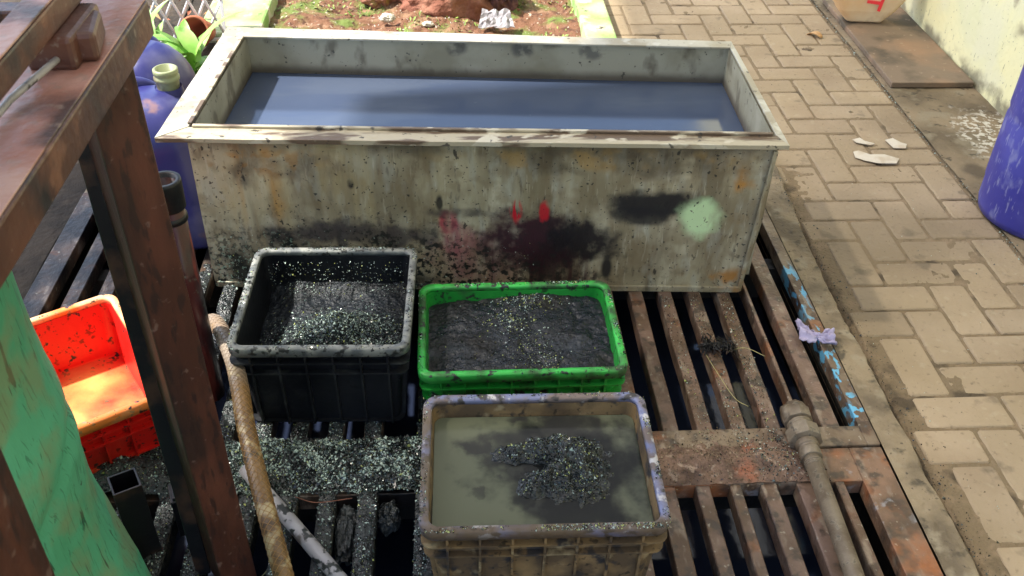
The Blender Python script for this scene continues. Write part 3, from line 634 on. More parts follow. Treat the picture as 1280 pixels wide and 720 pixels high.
# black crate
bc = (-.285, 1.712); t, rp = crate('black plastic crate with grey rim holding a heap of black sludge', bc, .378, .368, .235, R(-1.5), (m_black, m_blackrim, m_blackfin), ribs=5)
rp(1500, (.45, .25, .25, .05)); 
def hb(x, y):
    h = .136 + .006 * FN(x * 14, y * 14, 1) + .003 * FN(x * 90, y * 90, 1)
    m_ = math.exp(-((x - .03) / .095) ** 2 - ((y + .04) / .075) ** 2)
    h += .066 * m_ * (1 + .35 * FN(x * 22, y * 22, 3)) + .006 * m_ * FN(x * 80, y * 80, 5)
    h += .02 * max(0, (y - .11) / .05) ** 2
    if x < -.1: h -= .02 * (-.1 - x) / .07
    return h
fill('heap of glittering black sludge inside the black crate', 'sludge_heap', bc, R(-1.5), .330, .322, 0, hb, m_slurry2, 'sludge', 110, grains=[
    (9500, lambda: (.03 + G(.07), -.045 + G(.05)), (.34, .46, .18, .02), (.0012, .0036)), (1500, lambda: (U(-.16, .16), U(-.15, .15)), (.8, .15, .04, .01), (.001, .002)),
    (500, lambda: (U(-.13, .16), .145 + G(.012)), (.45, .2, .3, .05), (.001, .0022))])
def inner_wall_grit(cen, w, d, rz, n, z0, z1, wts):
    M_ = Matrix.Translation((cen[0], cen[1], 0)) @ Matrix.Rotation(rz, 4, 'Z')
    for _ in range(n):
        z = U(z0, z1); f_ = .9 + .1 * z / .235
        grit.grain(M_ @ Vector((U(-.46, .46) * w, d / 2 * f_ - .0215, z)), U(.0010, .0022), pick(wts))
inner_wall_grit(bc, .378, .368, R(-1.5), 700, .145, .215, (.45, .15, .3, .1))

# green crate
gc = (.136, 1.667); t, rp = crate('bright green plastic crate brimming with grey-black slurry', gc, .448, .322, .175, R(.5), (m_green, m_greenrim, m_green), ribs=7)
rp(500, (.75, .1, .1, .05)); rp(900, (.6, .15, .15, .1), side='E'); rp(800, (.6, .12, .16, .12), side='N')
def hg(x, y):
    h = .146 + .0025 * FN(x * 12, y * 12, 4) + .0022 * FN(x * 45, y * 45, 4)
    h += .006 * math.exp(-((x - .01) / .10) ** 2 - ((y - .03) / .16) ** 2) * (1 + .5 * FN(x * 30, y * 30, 2))
    h += .009 * math.exp(-((x - .04) / .07) ** 2 - ((y - .14) / .03) ** 2)
    h -= .010 * max(0, min(1, (-.12 - x) / .06)) - .005 * FN(x * 18 + 9, y * 18, 1) + .005 * max(0, FN(x * 40, y * 40, 7))
    return h
fill('grey-black slurry with yellow flecks filling the green crate', 'slurry', gc, R(.5), .412, .286, 0, hg, m_slurry, 'slurry', 130, grains=[
    (260, lambda: (-.02 + G(.03), .05 + G(.02)), (.2, .25, .3, .25), (.0014, .003)), (260, lambda: (.02 + G(.03), -.03 + G(.05)), (.35, .2, .2, .25), (.001, .0024)),
    (240, lambda: (.05 + G(.02), -.09 + G(.03)), (.4, .15, .2, .25), (.001, .0026)), (330, lambda: (.03 + G(.04), .12 + G(.015)), (.3, .2, .3, .2), (.0014, .003)), (1800, lambda: (U(-.19, .19), U(-.13, .13)), (.93, .05, .01, .01), (.001, .0026))])

# front crate with murky water
fc = (.147, 1.234); t, rp = crate('muddy brown crate with faded blue rim full of murky olive water', fc, .438, .341, .215, R(-.6), (m_tan, m_bluerim, m_tan), ribs=6)
rp(1200, (.6, .15, .15, .1)); rp(900, (.45, .2, .2, .15), side='S'); rp(700, (.6, .15, .15, .1), side='E')
mw = MB(); mw.poly(rrect(.395, .298, .018, .172), [tuple(range(28))]); o = mw.build('murky_water', m_milky, loc=(fc[0], fc[1], .006), rot=(0, 0, R(-.6))); structure(o)
def hm(x, y):
    a = .030 * math.exp(-((x - .045) / .075) ** 2 - ((y - .045) / .045) ** 2) + .030 * math.exp(-((x - .07) / .045) ** 2 - ((y + .015) / .055) ** 2)
    b = .012 * math.exp(-((x - .04) / .10) ** 2 - (y / .075) ** 2) + .020 * math.exp(-((x + .045) / .045) ** 2 - ((y - .045) / .018) ** 2) + .026 * math.exp(-((x - .0) / .04) ** 2 - ((y + .03 - .3 * x) / .020) ** 2)
    c = -.030 * math.exp(-((x + .0) / .03) ** 2 - ((y - .012) / .012) ** 2)
    return .1795 - .0125 + (a + b + c) * (1 + .5 * FN(x * 28, y * 28, 3)) + .007 * FN(x * 26, y * 26, 8) + .004 * FN(x * 70, y * 70, 2)
def hmn():
    x, y = U(-.12, .17), U(-.13, .12); 
    return (x, y) if hm(x, y) > .1795 + U(0, .014) or (hm(x, y) > .178 and rnd() < .12) else None
fill('glittering black sludge mound rising out of the murky water crate', 'sludge_mound', fc, R(-.6), .34, .26, 0, hm, m_sludge, 'sludge', 110, grains=[
    (15000, hmn, (.72, .17, .06, .05), (.0012, .0030))])

# red crate (tilted away to the left, sunlit)
ang = R(-53); rc = (-.80, 1.545)
t, rp = crate('orange red crate standing empty in sunlight behind the green drum', rc, .40, .30, .152, R(-58), (m_red, m_redrim, m_red), z0=.05, ribs=6)
rp(150, (.9, .05, .03, .02))

# ------------------------------------------------------------------ sludge over the left grates
sm = MB()
cs = .004
def barx(x):
    return any(abs(x - c) < .021 for c in lf)
def slh(x, y):
    strip = 1.348 < y < 1.498
    on = strip or not barx(x)
    if not on: return None
    n1 = FN(x * 9, y * 9, 6)
    h = .004 + .006 * n1 + .004 * FN(x * 40, y * 40, 2)
    if strip:
        h += .010 * min(1, (y - 1.348) / .03) * min(1, (1.498 - y) / .03)
        h += .006 * FN(x * 22, y * 22, 9) + .062 * math.exp(-((x + .40) / .075) ** 2 - ((y - 1.425) / .042) ** 2) * (1 + .3 * n1)
    else:
        dmin = min(abs(x - c) for c in lf) - .02
        h += .006 * min(1, dmin / .012) + (-.004 if y > 1.5 else .001)
    if strip: h += .05 * math.exp(-((x + .70) / .10) ** 2 - ((y - 1.40) / .05) ** 2)
    if x > -.06: h -= .02 * (x + .06) / .05
    if x < -.72: h -= .02 * (-.72 - x) / .1
    if y < .9: h -= .01 * (.9 - y) / .2
    if y > 1.95: h -= .02 * (y - 1.95) / .2 - .014 * (x < -.5)
    return h
X0_, Y0_ = -1.0, .75; nx, ny = 270, 380; idx = {}; hh = {}
for j in range(ny):
    for i in range(nx):
        x, y = X0_ + i * cs, Y0_ + j * cs; h = slh(x, y)
        hh[(i, j)] = h
vs = []; fs = []
def vid(i, j):
    if (i, j) not in idx:
        idx[(i, j)] = len(vs); h = hh[(i, j)]; vs.append((X0_ + i * cs, Y0_ + j * cs, .0045 + max(-.012, h if h is not None else -.012)))
    return idx[(i, j)]
for j in range(ny - 1):
    for i in range(nx - 1):
        q = [(i, j), (i + 1, j), (i + 1, j + 1), (i, j + 1)]; hs = [hh[c] for c in q]
        if sum(1 for h in hs if h is not None and h > -.004) >= 3 and any(h is not None and h > 0 for h in hs): fs.append(tuple(vid(*c) for c in q))
sm.poly(vs, fs, 4, True)
def sg():
    x, y = U(-.95, -.0), U(.8, 2.2)
    h = slh(x, y)
    if h is None or h < .001 or rnd() < max(0, (-.55 - x) * 1.0): return None
    if y > 1.55 and rnd() < .6: return None
    return (x, y, .0045 + h + .0008)
for _ in range(66000):
    q = sg()
    if q is None: continue
    br = FN(q[0] * 12, q[1] * 12, 12)
    sm.grain(q, U(.0012, .0034), pick((.38, .30, .27, .05) if br > -.1 else (.62, .25, .11, .02)))
for _ in range(15000):
    x, y = U(-.54, -.05), U(1.34, 1.50); h = slh(x, y)
    if h is None or h < 0: continue
    sm.grain((x, y, .0045 + h + .0008), U(.0016, .0044), pick((.22, .36, .40, .02) if FN(x * 20, y * 20, 5) + (h - .016) * 10 > 0 else (.80, .16, .04, 0)))
o = sm.build('sludge', GM + [m_sludge]); tag(o, 'wet glittering black sludge coating the left grates', 'sludge', kind='stuff')
# clumps of sludge stuck in the slots
def clump(c, sx, sy, sz, seed, label):
    bm = bmesh.new(); bmesh.ops.create_icosphere(bm, subdivisions=4, radius=1)
    for v in bm.verts:
        q = v.co.copy(); d = 1 + .25 * FN(q.x * 2 + seed, q.y * 2, q.z * 2) + .1 * FN(q.x * 9 + seed, q.y * 9, q.z * 9); v.co = Vector((q.x * sx * d, q.y * sy * d, q.z * sz * d))
    me = bpy.data.meshes.new('sludge_clump'); bm.to_mesh(me); bm.free(); me.materials.append(m_sludge)
    o = bpy.data.objects.new('sludge_clump', me); col.objects.link(o); o.location = c; tag(o, label, 'sludge')
clump((-.232, 1.27, -.03), .024, .065, .03, 2, 'dark lump of sludge wedged in the grate slot left of the muddy crate')
clump((-.148, 1.315, -.035), .024, .035, .03, 6, 'smaller sludge lump wedged in the slot nearest the muddy crate')

# dirt mound on the right strip
dm = MB(); vs = []
def dh(x, y): return .004 + .020 * math.exp(-((x - .52) / .13) ** 2 - ((y - 1.40) / .035) ** 2) * (1 + .5 * FN(x * 25, y * 25, 1)) + .018 * math.exp(-((x - .675) / .05) ** 2 - ((y - 1.40) / .04) ** 2) + .003 * FN(x * 60, y * 60, 4) - .006
nx, ny = 110, 36; ix = {}
for j in range(ny + 1):
    for i in range(nx + 1):
        x, y = .33 + .44 * i / nx, 1.345 + .15 * j / ny
        vs.append((x, y, .004 + max(-.004, dh(x, y))))
dm.poly(vs, [(j * (nx + 1) + i, j * (nx + 1) + i + 1, (j + 1) * (nx + 1) + i + 1, (j + 1) * (nx + 1) + i) for j in range(ny) for i in range(nx) if dh(.33 + .44 * i / nx, 1.345 + .15 * j / ny) > -.003], 4, True)
for _ in range(3000):
    x, y = U(.34, .78), 1.40 + G(.05)
    if not 1.33 < y < 1.52: continue
    if y > 1.5 or y < 1.347: 
        if rnd() < .7: continue
    dk = x > .63
    dm.grain((x, y, .0045 + max(.0, dh(x, y))), U(.001, .003), pick((.55, .3, .1, .05)) if dk else random.choice((5, 5, 4, 6, 6, 0, 5)))
o = dm.build('dirt', GM + [m_mud, m_mudrim, m_conc]); tag(o, 'brown dirt and crumbs heaped on the joint between the right grates', 'dirt', kind='stuff')
# grit: sprinkled on the right grates too
for _ in range(2600):
    x = random.choice([.68, .70, .60, .62, .545]) + G(.012); y = U(1.4, 2.0)
    if any(abs(x - c) < .021 for c in upR): continue
    grit.grain((x, y, .0045), U(.001, .0024), pick((.55, .25, .14, .06)))
for _ in range(700):
    grit.grain((U(1.05, 1.62), U(.9, 4), -.049), U(.0008, .002), random.choice((0, 0, 1, 2)))
for _ in range(1200):
    y = U(.9, 2.6); grit.grain((1.0 + abs(G(.03)), y, -.050 if rnd() < .6 else .001), U(.001, .003), random.choice((0, 0, 1)))
for _ in range(500):
    grit.grain((1.638 + G(.008), U(2, 4.6), -.047), U(.0015, .0035), random.choice((2, 0, 1, 2)))
# splashes on the tank front, bottom left
for _ in range(2600):
    x = U(-.62, .2); z = abs(G(.07)) + .0
    if rnd() > math.exp(-max(0, x + .5) * 1.5) or z > .25: continue
    y = 2.075 - (x + .632) * .0456 - .0015
    grit.grain((x, y - .0035, z + .006), U(.001, .0024), pick((.5, .2, .22, .08)))
tag(grit.build('wet_grit', GM), 'wet dark and pale grit specks scattered on crate rims, tank and grates', 'grit', kind='stuff')

# ------------------------------------------------------------------ iron pipe with union
t = thing('iron_pipe', 'muddy iron pipe with union fittings lying on the right grates', 'pipe', (.735, 1.0, .028), R(-1.5))
b = MB(); b.tube([(0, -.7, 0), (0, 0, 0), (.002, .47, 0)], .0185, 16); b.build('pipe_run', m_pipe, t)
def fitting(name, y0, prof, m_=m_pipe, n=20):
    b = MB(); rt = Matrix.Rotation(R(-90), 3, 'X'); b.lathe(prof, (0.002, y0, 0), n, rot=rt, smooth=(n > 12)); b.build(name, m_, t, bevel=.0015)
fitting('collar', .385, [(.0186, 0), (.0235, .001), (.0235, .022), (.0215, .024), (.0215, .030), (.0245, .032), (.0245, .046), (.020, .048)])
fitting('hex_nut', .431, [(.026, 0), (.038, .003), (.038, .034), (.034, .038), (.022, .040)], n=8)
fitting('union_body', .470, [(.024, 0), (.0275, .002), (.0275, .006), (.025, .008), (.025, .012), (.0275, .014), (.0275, .018), (.024, .020)])
fitting('hex_nut', .491, [(.024, 0), (.033, .002), (.034, .028), (.030, .032), (.030, .036), (.026, .050), (.018, .056)], n=8)
for k_ in range(3): fitting('thread', .372 - k_ * .005, [(.0186, 0), (.0203, .0012), (.0203, .0022), (.0186, .0034)])
b = MB(); b.lathe([(.02, -.02), (.024, -.012), (.023, .012), (.012, .02)], (-.010, .515, .004), 14, rot=Matrix.Rotation(R(80), 3, 'Y')); b.build('side_plug', m_pipe, t)

# ------------------------------------------------------------------ hose, pipes at left
def bez(pts, n=60):
    out = []; P = [Vector(p) for p in pts]; P = [P[0] * 2 - P[1]] + P + [P[-1] * 2 - P[-2]]
    for i in range(1, len(P) - 2):
        for k_ in range(n):
            t_ = k_ / n; a_, b_, c_, d_ = P[i - 1], P[i], P[i + 1], P[i + 2]
            out.append(.5 * ((2 * b_) + (c_ - a_) * t_ + (2 * a_ - 5 * b_ + 4 * c_ - d_) * t_ ** 2 + (3 * b_ - a_ - 3 * c_ + d_) * t_ ** 3))
    out.append(P[-2]); return out
H_ = thing('hose', 'tan braided hose hanging down beside the black crate', 'hose', (0, 0, 0))
hp = bez([(-.62, 1.83, .05), (-.548, 1.735, .15), (-.485, 1.60, .17), (-.452, 1.50, .17), (-.425, 1.40, .15), (-.375, 1.25, .11), (-.315, 1.08, .07), (-.27, .93, .05), (-.25, .7, .05)], 26)
b = MB(); b.tube(hp, .018, 16); b.build('tube', m_hose, H_)
b = MB()
fr_ = []
for s_ in (1, -1):
    for ph in range(7):
        path = []; L_ = 0
        for i, q in enumerate(hp):
            if i: L_ += (q - hp[i - 1]).length
            tv = (hp[min(i + 1, len(hp) - 1)] - hp[max(i - 1, 0)]).normalized(); a_ = tv.cross(Vector((0, 0, 1))).normalized(); b_ = tv.cross(a_)
            an = s_ * L_ * 62 + ph * 2 * math.pi / 7
            path.append(q + (a_ * math.cos(an) + b_ * math.sin(an)) * .0182)
        b.tube(path, .0007, 4)
b.build('braid', m_braid, H_)
gp = MB(); gp.tube([(-.44, 1.385, .045), (-.36, 1.29, .035), (-.26, 1.165, .028), (-.10, .96, .022)], .0145, 14)
o = gp.build('grey_pipe', m_greypipe); tag(o, 'thin grey speckled pipe lying across the lower left grate', 'pipe')
gp = MB(); gp.tube([(-.175, 1.105, .02), (-.14, 1.05, .018), (-.02, .9, .018)], .007, 10)
o = gp.build('thin_rod', m_greypipe); tag(o, 'short thin pale rod beside the grey pipe end', 'rod')
S = thing('standpipe', 'dark red wet standpipe with open top between post and tank', 'pipe', (-.566, 1.66, 0), rot=(R(0), R(0), 0))
b = MB(); b.lathe([(.029, 0), (.029, .56), (.024, .56), (.024, .1)], n=24, cap1=True); b.build('pipe_tube', m_standpipe, S)
b = MB(); b.lathe([(.029, .505), (.033, .507), (.034, .565), (.0335, .57), (.0245, .57), (.024, .52)], n=24, cap0=False, cap1=False); b.lathe([(.0292, .475), (.032, .478), (.032, .488), (.0292, .491)], n=24, cap0=False, cap1=False); b.build('socket', m_iron, S)
# black square tube
S = thing('square_tube', 'short black square steel tube standing open-topped next to the green drum', 'tube', (-.607, 1.222, 0), R(28))
b = MB()
def sq(w_, z): return [Vector((sx * w_ / 2, sy * w_ / 2, z)) for sx, sy in ((1, 1), (-1, 1), (-1, -1), (1, -1))]
b.loops([sq(.05, -.03), sq(.05, .2), sq(.043, .2), sq(.043, .02)], 0, cap0=True, cap1=True); b.build('tube_wall', m_iron, S, bevel=.001)
S = MB(); S.box((0, 0, .05), (.05, .05, .1)); S.box((0, 0, .103), (.042, .042, .006)); o = S.build('square_tube', m_iron, bevel=.002, loc=(-.535, 1.285, .0), rot=(0, 0, R(20))); tag(o, 'low capped black square tube between open tube and brown post', 'tube')

# ------------------------------------------------------------------ brown metal stand in the foreground
S = thing('metal_stand', 'rusty brown painted steel stand with rail and legs in the left foreground', 'stand', (-.43, .9, 0))
def sl_(x, y, z): return Vector((x + .43, y - .9, z))
def bxw(m_, x0, x1, y0, y1, z0, z1, rot=None): m_.box(sl_((x0 + x1) / 2, (y0 + y1) / 2, (z0 + z1) / 2), (x1 - x0, y1 - y0, z1 - z0), rot)
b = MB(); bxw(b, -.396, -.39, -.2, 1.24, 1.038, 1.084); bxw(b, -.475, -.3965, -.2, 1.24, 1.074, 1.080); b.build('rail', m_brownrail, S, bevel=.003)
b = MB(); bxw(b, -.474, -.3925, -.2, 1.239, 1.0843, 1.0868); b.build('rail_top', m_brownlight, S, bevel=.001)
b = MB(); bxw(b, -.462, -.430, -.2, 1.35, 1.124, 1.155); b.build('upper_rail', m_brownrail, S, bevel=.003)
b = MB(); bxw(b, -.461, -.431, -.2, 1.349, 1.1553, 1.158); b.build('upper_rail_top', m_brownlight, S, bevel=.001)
b = MB(); bxw(b, -.466, -.412, 1.02, 1.13, 1.0845, 1.1238); b.box(sl_(-.425, 1.075, 1.104), (.05, .075, .034), rot=(0, 0, R(10))); b.build('spacer_block', m_brownrail, S, bevel=.006)
b = MB(); b.tube([sl_(-.43, 1.03, 1.10), sl_(-.452, .93, 1.096), sl_(-.455, .6, 1.10)], .004, 8); b.build('rod', m_greypipe, S)
# front post: an angle iron turned so that one flange faces right and one is seen edge on
b = MB(); c = sl_(-.434, 1.155, .52)
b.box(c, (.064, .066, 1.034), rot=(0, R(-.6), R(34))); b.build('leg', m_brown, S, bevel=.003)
b = MB(); b.box(c + Vector((-.054, .012, 0)), (.026, .012, 1.036), rot=(0, 0, R(12))); b.build('flange', m_iron, S, bevel=.002)
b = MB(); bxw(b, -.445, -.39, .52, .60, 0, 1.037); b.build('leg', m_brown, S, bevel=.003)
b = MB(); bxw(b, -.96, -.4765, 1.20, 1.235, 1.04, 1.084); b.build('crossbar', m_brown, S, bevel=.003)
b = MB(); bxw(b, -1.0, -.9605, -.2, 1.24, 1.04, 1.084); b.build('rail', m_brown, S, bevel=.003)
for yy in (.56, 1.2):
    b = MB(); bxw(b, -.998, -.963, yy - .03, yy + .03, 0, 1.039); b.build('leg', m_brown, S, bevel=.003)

# green drum
D_ = thing('green_drum', 'dirty green plastic drum with dark streaks and a crease, left foreground', 'drum', (-.83, .99, 0))
b = MB(); n = 72; prof = []
zs = [i * .86 / 60 for i in range(61)]
ls = []
for z in zs:
    l_ = []
    for i in range(n):
        a_ = 2 * math.pi * i / n
        r = .252 + .05 * max(0, 1 - z / .5) ** 1.5 + .010 * math.exp(-((z - .52) / .10) ** 2) + .006 * FN(math.cos(a_) * 2, math.sin(a_) * 2, z * 5) 
        # crease running round the side
        zc = .42 + .10 * math.sin(a_ * 2 + .8); r -= .008 * math.exp(-((z - zc) / .012) ** 2)
        if z > .83: r -= .02 * ((z - .83) / .03) ** 2
        if z < .02: r -= .008
        l_.append(Vector((r * math.cos(a_), r * math.sin(a_), z)))
    ls.append(l_)
b.loops(ls, 0, True, cap0=True, cap1=True); b.build('body', m_drumgreen, D_)
b = MB(); b.lathe([(.04, .861), (.042, .88), (.038, .884)], (.1, .08, 0), 20, cap0=False); b.build('cap', m_iron, D_)

# blue jugs
def jug(loc, rz, label, w=.27, d=.25, h=.42, neck=(.05, -.03), scale=1):
    t = thing('blue_jug', label, 'jug', loc, rz, 'blue plastic jugs left of the tank')
    b = MB(); ls = []
    for z, s_, r in ((0, .93, .05), (.015, 1, .06), (h * .3, 1.0, .07), (h * .33, .97, .07), (h * .36, 1.0, .07), (h * .72, 1.0, .08), (h * .80, .96, .09), (h * .88, .84, .09), (h * .95, .62, .07), (h, .36, .04)):
        ls.append(rrect(w * s_, d * s_, r * min(1, s_), z, n=7))
    b.loops(ls, 0, True, cap0=True, cap1=True); b.build('body', m_jug, t)
    b = MB(); b.lathe([(.040, h * .84), (.037, h * .97), (.034, h + .002)], (neck[0], neck[1], 0), 24, cap0=False, cap1=False); b.build('collar', m_jug, t)
    b = MB(); b.lathe([(.029, h), (.030, h + .02), (.033, h + .022), (.033, h + .030), (.030, h + .032), (.030, h + .038), (.032, h + .04), (.032, h + .05), (.029, h + .052), (.025, h + .052), (.024, h - .02)], (neck[0], neck[1], 0), 24, cap0=False); b.build('neck', m_neck, t)
    b = MB(); b.tube(bez([(-.10, .03, h * .80), (-.085, .04, h * .92), (-.04, .055, h + .004), (.01, .07, h * .95), (.03, .075, h * .84)], 8), [.017] * 33, 10); b.build('handle', m_jug, t)
    return t
jug((-.795, 2.35, -.0), R(8), 'large blue plastic jug with uncapped pale green neck touching the tank', neck=(.055, .03))
jug((-.90, 2.66, -.01), R(-20), 'blue plastic jug standing behind the one with the open neck', neck=(-.05, -.05), h=.43)
# blue drum at the right
D2 = thing('blue_drum', 'scuffed blue plastic drum standing by the yellow wall', 'drum', (1.800, 2.425, -.045))
b = MB(); b.lathe([(.165, 0), (.182, .006), (.187, .03), (.187, .09), (.190, .11), (.190, .30), (.186, .315), (.186, .325), (.190, .34), (.190, .55), (.182, .60), (.17, .61)], n=48); b.build('body', m_drumblue, D2)
b = MB(); b.lathe([(.170, .602), (.188, .604), (.188, .628), (.168, .63)], n=48, cap0=False); b.build('lid', m_drumblue, D2)

# board, sack, scraps
b = MB(); b.box((0, 0, .011), (.32, .88, .022)); o = b.build('brown_board', m_board, loc=(1.828, 3.755, -.043), rot=(0, 0, R(-.8)), bevel=.003); tag(o, 'flat brown rusty board lying against the wall foot', 'board')
t = thing('paper_sack', 'tan paper sack with a red letter T standing on the brown board', 'sack', (1.762, 3.93, -.020), R(-8), rot=(R(-6), 0, R(-6)))
b = MB(); ls = []
for z, w_, d_ in ((0, .145, .06), (.006, .16, .075), (.05, .24, .10), (.12, .33, .12), (.28, .36, .13), (.42, .35, .10), (.46, .34, .03)):
    l_ = rrect(w_, d_, min(d_, w_) * .28, z, n=4)
    ls.append([q + Vector((.004 * N(q.x * 20, z * 20), .006 * N(q.x * 14, z * 9, 3), 0)) for q in l_])
b.loops(ls, 0, False, cap0=True, cap1=True); b.build('bag_body', m_bag, t)
b = MB()   # the red letter T printed on its side
b.box((.047, -.0600, .098), (.013, .003, .085), rot=(R(-8), R(14), 0)); b.box((.012, -.0598, .092), (.055, .003, .013), rot=(R(-8), R(6), 0)); b.build('printed_letter', m_redink, t)
def scrap(name, pts, loc, mat, label, cat, th=.002, rz=0, grp=None, sub=True):
    m_ = MB(); n = len(pts); c = Vector((sum(p_[0] for p_ in pts) / n, sum(p_[1] for p_ in pts) / n))
    vs = [(c.x, c.y, .006)] + [(p_[0], p_[1], .003 + .004 * N(i * 1.7, 2)) for i, p_ in enumerate(pts)]
    m_.poly(vs, [(0, i + 1, (i + 1) % n + 1) for i in range(n)])
    o = m_.build(name, mat, loc=loc, rot=(0, 0, rz)); q = o.modifiers.new('s', 'SOLIDIFY'); q.thickness = th; tag(o, label, cat, grp); return o
scrap('paper_scrap', [(-.07, .03), (-.05, .035), (-.02, .01), (.03, .01), (.07, -.02), (.05, -.05), (-.01, -.05), (-.05, -.03), (-.075, -.005)], (1.42, 2.80, -.048), m_paper, 'larger torn white paper scrap on the pavers', 'scrap')
scrap('paper_scrap', [(-.03, .03), (.0, .04), (.02, .01), (.035, .0), (.02, -.03), (-.02, -.025)], (1.52, 2.88, -.048), m_paper, 'smaller white paper scrap near the apron line', 'scrap')
scrap('paper_scrap', [(-.04, .02), (-.01, .03), (.0, .01), (.03, -.01), (.01, -.02), (-.03, .0)], (1.415, 2.895, -.048), m_paper, 'thin curled white scrap lying behind the larger paper scrap', 'scrap')
b = MB(); blade(b, (0, 0, .004), 2.2, .5, .10, .018, 2.2); o = b.build('dry_leaf', m_dry, loc=(1.545, 3.80, -.05)); tag(o, 'curled dry brown leaf on the pavers near the paper sack', 'leaf'); q = o.modifiers.new('s', 'SOLIDIFY'); q.thickness = .0015
# lavender rag
m_ = MB(); vs = []; nn = 26
for j in range(nn + 1):
    for i in range(nn + 1):
        u, v_ = i / nn * 2 - 1, j / nn * 2 - 1; pin = .30 + .75 * abs(u) ** .9 + (.25 if u < 0 else 0)
        fold = .007 * math.sin(v_ * 7 + u * 3) * pin + .010 * FN(u * 2.5, v_ * 3, 3)
        vs.append((u * .042 + .006 * FN(v_ * 3, u * 2, 6), v_ * .030 * pin - .012 * u + .010 * u * u, .012 + fold + .008 * (1 - abs(v_)) + .006 * abs(u)))
m_.poly(vs, [(j * (nn + 1) + i, j * (nn + 1) + i + 1, (j + 1) * (nn + 1) + i + 1, (j + 1) * (nn + 1) + i) for j in range(nn) for i in range(nn)], 0, True)
o = m_.build('cloth_rag', m_lav, loc=(.886, 1.795, .006), rot=(0, 0, R(-8))); q = o.modifiers.new('s', 'SOLIDIFY'); q.thickness = .003; tag(o, 'crumpled lavender cloth rag caught on the right grate frame', 'rag')
# black bristly scrap
m_ = MB()
for i in range(90):
    x = U(-.04, .04); y = G(.008); m_.tube([(x, y, 0), (x + G(.006), y + G(.01), U(.005, .02)), (x + G(.012), y + G(.018), U(.0, .02))], .0016, 4)
o = m_.build('rubber_scrap', m_iron, loc=(.634, 1.775, .006), rot=(0, 0, R(-10))); tag(o, 'small bristly black scrap on the grate bars right of the green crate', 'scrap')
for (pts, lab) in (([(.66, 1.76, .008), (.70, 1.765, .014), (.745, 1.74, .007)], 'pale straw lying right of the bristly black scrap'), ([(.60, 1.76, .006), (.612, 1.68, .012), (.635, 1.60, .006), (.66, 1.57, .006)], 'longer straw running down the bar below the black scrap'),
                   ([(-.335, 1.26, .016), (-.36, 1.19, .0), (-.40, 1.13, -.01)], 'bent yellow straw beside the grey pipe')):
    m_ = MB(); m_.tube(bez(pts, 8), .0008, 5); o = m_.build('straw', m_straw); tag(o, lab, 'straw')
for (pts, lab) in (([(-.335, 1.33, .02), (-.29, 1.31, .024), (-.22, 1.325, .016)], 'thin red wire strand across the sludge grate slot'), ([(-.36, 1.42, .055), (-.40, 1.45, .06), (-.41, 1.41, .056), (-.38, 1.40, .055)], 'tiny rusty wire curl on the sludge mound')):
    m_ = MB(); m_.tube(bez(pts, 8), .0009, 5); o = m_.build('wire_strand', m_rock); tag(o, lab, 'wire')

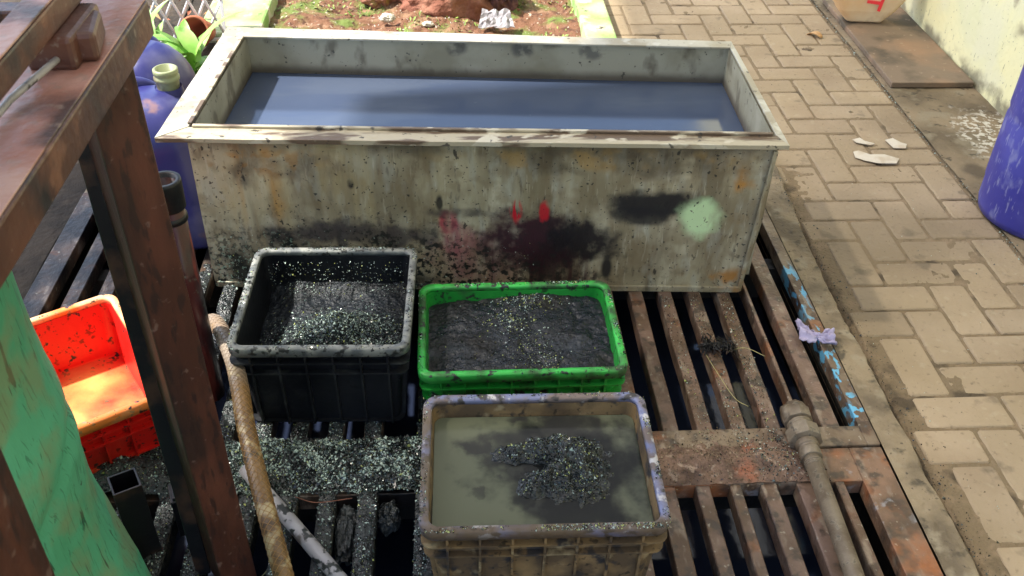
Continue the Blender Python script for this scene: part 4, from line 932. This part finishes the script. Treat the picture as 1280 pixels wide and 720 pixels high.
# ------------------------------------------------------------------ added unseen sheets, cut to shade chosen parts of the work area
SUN_AZ, SUN_EL = R(171), R(54)      # direction to the sun, measured from +X
sd = Vector((math.cos(SUN_AZ) * math.cos(SUN_EL), math.sin(SUN_AZ) * math.cos(SUN_EL), math.sin(SUN_EL)))
RZ = 2.86; sh = sd * (RZ / sd.z)
CN = thing('added_sun_shade', 'added unseen opaque and translucent sheets that shade the work area', 'light blocker', (0, 0, RZ))
def shade_sheet(name, poly, mat, dz):
    poly = [(x + sh.x, y + sh.y) for x, y in poly]; b = MB(); n = len(poly)
    b.poly([(x, y, dz) for x, y in poly] + [(x, y, dz + .004) for x, y in poly], [tuple(range(n))[::-1], tuple(range(n, 2 * n))] + [(i, (i + 1) % n, n + (i + 1) % n, n + i) for i in range(n)])
    return b.build(name, mat, CN)
shade_sheet('opaque_sheet', [(-1.75, -2.2), (.715, -2.2), (.715, 1.30), (-.62, 1.30), (-1.75, .6)], m_shade, 0)
shade_sheet('opaque_sheet', [(-3.6, 1.93), (-.74, 1.93), (-.74, 2.78), (-3.6, 2.78)], m_shade, 0)
shade_sheet('translucent_sheet', [(-.618, 1.302), (.717, 1.302), (.717, -2.2), (4.2, -2.2), (4.2, 4.9), (.70, 4.9), (.70, 2.55), (-.02, 2.47), (-.10, 1.75)], m_sheet, .002)

# ------------------------------------------------------------------ camera, light
cam = bpy.data.cameras.new('camera'); co = bpy.data.objects.new('camera', cam); col.objects.link(co)
X_ = (0.9982447102815377, 0.017825798397884597, -0.05647777710220864); Y_ = (-0.05577436226431988, 0.6036754503902858, -0.7952767889924199); Z_ = (0.01991780381818208, 0.797030859821352, 0.6036100476164219)
co.matrix_world = Matrix((X_, Y_, Z_)).to_4x4(); co.location = (0, 0, 1.55)
cam.sensor_width = 36; cam.lens = 36 * 1212 / 1280; cam.clip_end = 500; cam.clip_start = .02
cam.dof.use_dof = True; cam.dof.focus_distance = 2.1; cam.dof.aperture_fstop = 13
sc.camera = co
wd_ = bpy.data.worlds.new('World'); sc.world = wd_; wd_.use_nodes = True; nt = wd_.node_tree
sk = nt.nodes.new('ShaderNodeTexSky'); sk.sky_type = 'NISHITA'; sk.sun_disc = False; sk.sun_elevation = SUN_EL; sk.sun_rotation = math.pi / 2 - SUN_AZ
sk.dust_density = 2.0
bg = nt.nodes['Background']; bg.inputs[1].default_value = .15; nt.links.new(sk.outputs[0], bg.inputs[0])
ld = bpy.data.lights.new('sun', 'SUN'); ld.energy = 3.6; ld.angle = R(1.5); ld.color = (1, .95, .86); lo = bpy.data.objects.new('sun', ld); col.objects.link(lo)
lo.rotation_euler = sd.to_track_quat('Z', 'Y').to_euler()
vs_ = sc.view_settings; vs_.view_transform = 'Standard'; vs_.look = 'None'; vs_.exposure = 1.48; vs_.gamma = 1
